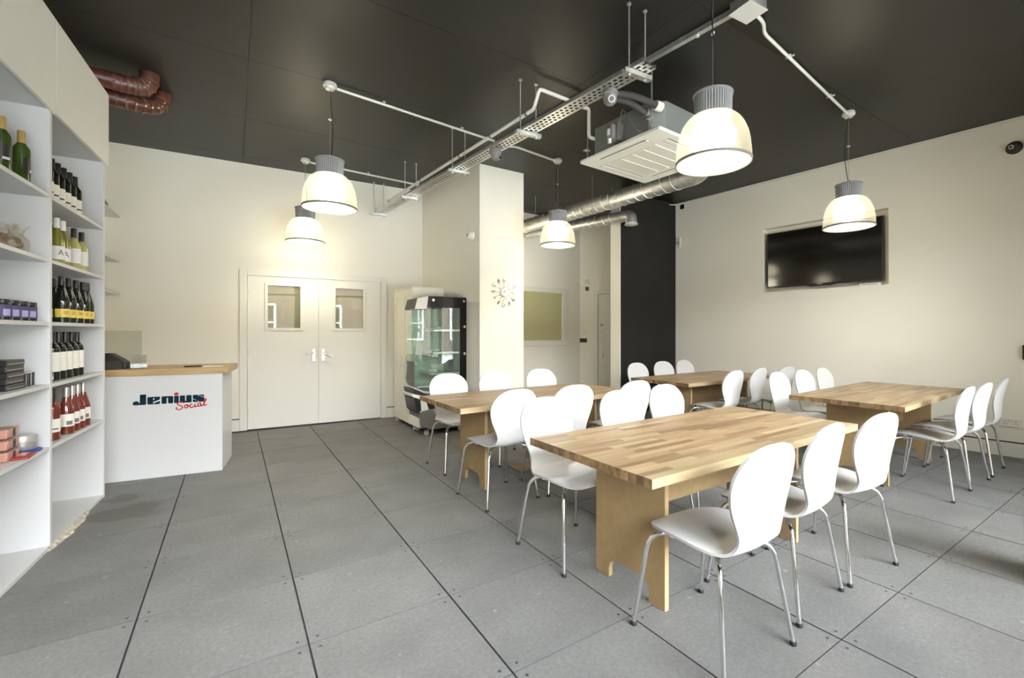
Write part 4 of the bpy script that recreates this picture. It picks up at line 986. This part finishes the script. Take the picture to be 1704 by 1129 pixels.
# ------------------------------------------------------------------ drinks fridge (open display chiller)
fr = thing('display_fridge', 'black-edged glass display fridge with sloping front beside the wardrobe', 'fridge', (0, 0, 0))
Y0, Y1 = 5.415, 5.80
SX = lambda P, ya, yb: MB().prism(P, lambda a, b, k: (a, ya+(yb-ya)*k, b))
glassP = [(1.955, 1.565), (2.39, 1.565), (2.39, .47), (1.93, .52), (1.835, .585), (1.800, .66), (1.795, .80), (1.812, 1.0), (1.835, 1.22), (1.885, 1.52)]
for y, nm in ((Y0, 'near'), (Y1-.012, 'far')):
    p = obj('side_glass', SX(glassP, y+.002, y+.010), M['frglass'], fr)
    fm = SX([(1.972, 1.702), (2.478, 1.702), (2.478, 1.565), (1.953, 1.565)], y, y+.012); g2 = SX([(2.39, 1.565), (2.478, 1.565), (2.478, .46), (2.39, .47)], y, y+.012); fm.add(g2.v, g2.f)
    ff = obj('black_border', fm, M['blackgloss'], p)
    for (x, z) in ((2.03, 1.655), (2.435, 1.655), (2.445, 1.33), (2.445, .985)):
        s_ = -1
        st = MB().tube([(x, y+.006, z), (x, y+.006+s_*.026, z)], .017, 14); obj('stud', st, M['chrome'], p, smooth=40)
hd = obj('header', SX([(1.838, 1.672), (1.972, 1.702), (1.953, 1.545), (1.803, 1.538)], Y0-.002, Y1), M['offwhite'], fr, bevel=.003)
obj('header_light', SX([(1.836, 1.672), (1.832, 1.660), (1.803, 1.548), (1.800, 1.538), (1.81, 1.540), (1.844, 1.672)], Y0+.002, Y1-.004), M['black'], hd)
obj('top_board', B(1.972, 2.478, Y0+.012, Y1-.012, 1.685, 1.702), M['black'], fr)
obj('back_panel', B(2.455, 2.478, Y0+.012, Y1-.012, .45, 1.685), M['offwhite'], fr)
obj('front_glass', MB().hexa([(1.798, Y0+.012, .62), (1.803, Y0+.012, .62), (1.803, Y1-.012, .62), (1.798, Y1-.012, .62)], [(1.806, Y0+.012, .90), (1.811, Y0+.012, .90), (1.811, Y1-.012, .90), (1.806, Y1-.012, .90)]), M['frglass'], fr)
for z, x in ((1.30, 2.05), (1.02, 2.03), (.76, 2.00)):
    s_ = obj('shelf', B(x, 2.45, Y0+.02, Y1-.02, z-.008, z), M['frglass'], fr); obj('price_rail', B(x-.008, x, Y0+.02, Y1-.02, z-.018, z+.012), M['silver'], s_)
    obj('shelf_arm', MB().box(x+.01, 2.45, Y0+.02, Y0+.028, z-.03, z-.008).box(x+.01, 2.45, Y1-.028, Y1-.02, z-.03, z-.008), M['steel'], s_)
    tr_ = tag(obj('price_card', MB().hexa([(x+.04, Y0+.08, z+.001), (x+.12, Y0+.08, z+.001), (x+.12, Y0+.2, z+.001), (x+.04, Y0+.2, z+.001)], [(x+.06, Y0+.08, z+.022), (x+.11, Y0+.08, z+.03), (x+.11, Y0+.2, z+.03), (x+.06, Y0+.2, z+.022)]), M['label_w']), 'small pale pack on the %s glass shelf of the display fridge' % {1.30: 'upper', 1.02: 'middle', .76: 'lower'}[z], 'pack', 'packs in the display fridge')
obj('display_deck', SX([(1.83, .60), (2.45, .60), (2.45, .585), (1.85, .585)], Y0+.012, Y1-.012), M['offwhite'], fr)
obj('trim_rail', SX([(1.80, .60), (1.93, .535), (2.10, .515), (2.10, .50), (1.92, .515), (1.79, .58)], Y0-.006, Y1), M['silver'], fr)
obj('black_well', SX([(1.785, .575), (1.90, .52), (1.90, .49), (1.80, .50)], Y0+.004, Y1-.01), M['black'], fr)
obj('bumper', SX([(1.765, .520), (1.915, .480), (1.925, .425), (1.775, .478)], Y0-.012, Y1), M['offwhite'], fr, bevel=.008)
obj('lower_body', SX([(1.80, .47), (1.93, .44), (2.478, .47), (2.478, .28), (1.97, .28), (1.88, .30)], Y0+.004, Y1-.004), M['black'], fr)
obj('front_panel', SX([(1.875, .43), (1.945, .42), (1.985, .29), (1.885, .30)], Y0-.001, Y1-.006), M['offwhite'], fr, bevel=.004)
obj('pocket', SX([(1.80, .455), (1.865, .44), (1.862, .30), (1.845, .275), (1.825, .30)], Y0-.002, Y1-.006), M['black'], fr)
obj('plinth_column', SX([(1.87, .30), (1.90, .30), (1.88, .10), (1.85, .10)], Y0+.004, Y1-.01), M['offwhite'], fr)
ds = obj('base_housing', SX([(1.855, .285), (1.98, .315), (2.10, .30), (2.478, .30), (2.478, .06), (1.99, .06), (1.87, .12)], Y0-.022, Y1), M['midgrey'], fr, bevel=.012)
obj('vent_panel', SX([(2.02, .315), (2.10, .325), (2.22, .26), (2.16, .225), (2.05, .255)], Y0-.030, Y0-.022), M['silver'], ds)
for (x, y) in ((1.95, Y0+.0), (2.40, Y0+.03), (1.95, Y1-.05), (2.40, Y1-.05)):
    c_ = obj('castor', MB().tube([(x, y-.012, .028), (x, y+.012, .028)], .027, 16), M['offwhite'], fr, smooth=40); obj('castor_fork', MB().box(x-.022, x+.022, y-.02, y+.02, .050, .066).box(x-.01, x+.01, y-.02, y-.015, .02, .052), M['steel'], c_)

# ------------------------------------------------------------------ cutlery clock on the column
ck = thing('cutlery_clock', 'silver wall clock ringed with spoons and forks on the pale column', 'clock', (2.955, 5.288, 1.788))
obj('clock_face', MB().tube([(0, -.012, 0), (0, -.026, 0)], .052, 28), M['label_w'], ck, smooth=40)
obj('clock_rim', MB().tube([(0, -.002, 0), (0, -.022, 0)], .056, 28), M['chrome'], ck, smooth=40)
obj('clock_hand', MB().box(-.002, .002, -.029, -.027, -.005, .036).box(-.028, .004, -.029, -.027, -.002, .002), M['black'], ck)
for q in range(12):
    a = 2*pi*q/12 + .03; spoon = q % 3 == 0 or q % 3 == 1 and q in (1, 4, 7, 10)
    Rm = Matrix.Rotation(a, 4, 'Y')
    m_ = MB().tube([(0, -.014, .05), (0, -.020, .10), (0, -.016, .145)], [.0035, .0026, .003], 8)
    if q % 2 == 0:
        t_ = MB().lathe([(0, -.024), (.010, -.020), (.0155, -.006), (.014, .010), (.007, .022), (0, .026)], 14, (0, 0, .168), close=False); t_.v = [(x, -.016+y*.30, z) for x, y, z in t_.v]; nm = 'spoon'
    else:
        t_ = MB().box(-.010, .010, -.0175, -.0145, .145, .160)
        for sx in (-.0085, -.003, .003, .0085): t_.box(sx-.0015, sx+.0015, -.0175, -.0145, .160, .188)
        nm = 'fork'
    m_.add(t_.v, t_.f); obj(nm, m_.tf(Rm), M['chrome'], ck, smooth=50)
sn_ = thing('wall_sensor', 'round white alarm sensor high on the shaded side of the column', 'sensor', (2.535, 5.40, 2.51))
obj('sensor_body', MB().tube([(.03, 0, 0), (.0, 0, 0), (-.03, 0, 0), (-.05, 0, 0)], [.055, .055, .045, .02], 20), M['offwhite'], sn_, smooth=40)
obj('sensor_lens', MB().tube([(-.05, 0, 0), (-.056, 0, 0)], [.02, .014], 14), M['grey_pl'], sn_, smooth=40)

# ------------------------------------------------------------------ right wall: television, sensor, speaker, sockets
tv = thing('television', 'black flat-screen television recessed in the right wall', 'television', TP0, ta)
t0, t1, tz0, tz1 = ts(3.585), ts(2.215), 1.885, 2.660
obj('back_cover', B(t0+.05, t1-.05, .05, .13, tz0+.05, tz1-.05), M['black'], tv)
obj('bezel', MB().box(t0, t1, .018, .05, tz0, tz0+.022).box(t0, t1, .018, .05, tz1-.012, tz1).box(t0, t0+.012, .018, .05, tz0+.022, tz1-.012).box(t1-.012, t1, .018, .05, tz0+.022, tz1-.012), M['black'], tv, bevel=.002)
obj('screen', B(t0+.012, t1-.012, .022, .05, tz0+.022, tz1-.012), M['tv'], tv)
tc = (t0+t1)/2
lb = obj('chin', MB().prism([(tc-.20, tz0), (tc-.12, tz0-.016), (tc+.12, tz0-.016), (tc+.20, tz0)], lambda a, b, k: (a, .02+.02*k, b)), M['black'], tv)
obj('badge', MB().box(tc-.035, tc+.03, .0165, .018, tz0+.006, tz0+.014), M['silver'], tv); obj('badge', MB().box(t0+.03, t0+.10, .0165, .018, tz0+.006, tz0+.012), M['silver'], tv)
mbx = tag(in_tv('media_box', MB().box(t1-.24, t1-.02, .01, .10, nz0+.0005, nz0+.03), M['label_w'], bevel=.003), 'slim white media box on the niche ledge under the television', 'box')
obj('front_slot', B(t1-.22, t1-.05, .0085, .01, nz0+.012, nz0+.018), M['midgrey'], mbx)
kp = thing('motion_sensor', 'white motion sensor on the right wall near the charcoal corner', 'sensor', TP0, ta)
y_ = ts(5.02)
obj('sensor_body', MB().box(y_-.045, y_+.035, -.045, 0, 2.70, 2.845), M['white'], kp, bevel=.012); obj('sensor_window', B(y_-.03, y_+.02, -.0475, -.044, 2.735, 2.765), M['grey_pl'], kp); obj('lower_unit', MB().box(y_-.03, y_+.02, -.03, 0, 2.665, 2.698), M['offwhite'], kp, bevel=.006)
bv = thing('wall_vent', 'small square black opening with a pale frame at the top of the right wall', 'vent', TP0, ta)
y_ = ts(4.965)
obj('vent_frame', MB().box(y_-.055, y_-.045, -.006, .0, 3.30, 3.405).box(y_+.035, y_+.045, -.006, 0, 3.30, 3.405).box(y_-.045, y_+.035, -.006, 0, 3.30, 3.308), M['offwhite'], bv); obj('vent_core', B(y_-.045, y_+.035, -.002, 0, 3.308, 3.40), M['black'], bv)
tag(in_tv('pipe_stub', MB().tube([(-.01, -.16, 3.385), (.02, -.02, 3.40), (.02, 0, 3.40)], .010, 8), M['offwhite'], smooth=50), 'thin white pipe stub at the ceiling corner beside the charcoal wall', 'pipe')
sp = thing('wall_camera', 'round dark wall camera high on the right wall at the frame edge', 'camera', TP0, ta)
y_ = ts(1.12)
obj('mount_plate', MB().tube([(y_, 0, 3.115), (y_, -.02, 3.115)], .062, 24), M['black'], sp, smooth=40); dmb = obj('camera_body', MB().tube([(y_, -.02, 3.115), (y_, -.045, 3.113), (y_, -.06, 3.11)], [.056, .050, .03], 24), M['darkgrey'], sp, smooth=50)
obj('lens_ring', MB().tube([(y_-.014, -.055, 3.115), (y_-.018, -.066, 3.113)], .020, 16), M['silver'], dmb, smooth=40); obj('lens', MB().tube([(y_-.018, -.064, 3.113), (y_-.019, -.068, 3.113)], .013, 14), M['black'], dmb, smooth=40)
sk = thing('double_socket', 'white double power socket low on the right wall', 'socket', TP0, ta)
y_ = ts(1.145)
obj('face_plate', B(y_-.074, y_+.074, -.012, 0, .300, .386), M['offwhite'], sk, bevel=.003)
for sx in (-.038, .038):
    hl = MB().box(y_+sx-.003, y_+sx+.003, -.0125, -.0118, .352, .362)
    for q in (-.011, .011): hl.box(y_+sx+q-.004, y_+sx+q+.004, -.0125, -.0118, .328, .333)
    obj('socket_holes', hl, M['black'], sk); obj('rocker_switch', B(y_+sx*.3-.006, y_+sx*.3+.006, -.016, -.011, .358, .374), M['white'], sk, bevel=.001)
bs = in_tv('door_control', B(ts(1.062), ts(1.062)+.09, -.03, 0, .985, 1.13), M['black'], bevel=.004); tag(bs, 'black control box on the right wall cut by the frame edge', 'control box'); obj('button', B(ts(1.062)+.03, ts(1.062)+.07, -.033, -.029, 1.03, 1.09), M['grey_pl'], bs)
# floor boxes
for q, (x, y, r, lb) in enumerate(((2.25, 3.605, .0, 'open steel floor socket box under the table by the fridge'), (4.40, 1.76, .0, 'closed grey floor socket box under the table below the television'))):
    fb = thing('floor_box', lb, 'floor box', (x, y, .0005), r, 'floor socket boxes')
    obj('box_frame', MB().box(-.125, .125, -.125, -.113, 0, .005).box(-.125, .125, .113, .125, 0, .005).box(-.125, -.113, -.113, .113, 0, .005).box(.113, .125, -.113, .113, 0, .005), M['black'], fb)
    l_ = obj('box_lid', B(-.112, .112, -.112, .112, 0, .0035), M['mdf'] if q == 0 else M['galv'], fb); obj('cable_flap', B(-.03, .03, -.10, -.08, .0034, .0045), M['black'], l_)
# dark bin whose foot just shows at the edge of the picture
bn = thing('waste_bin', 'black bin by the shop front, only its edge inside the frame', 'bin', (3.43, .402, 0), .2)
obj('bin_body', MB().lathe([(0, .0), (.148, .0), (.152, .02), (.152, .58), (.143, .58), (.140, .03), (0, .025)], 28, close=False), M['black'], bn, smooth=40); obj('bin_rim', MB().lathe([(.140, .58), (.154, .58), (.154, .605), (.140, .605), (.140, .58)], 28, close=False), M['midgrey'], bn, smooth=40)
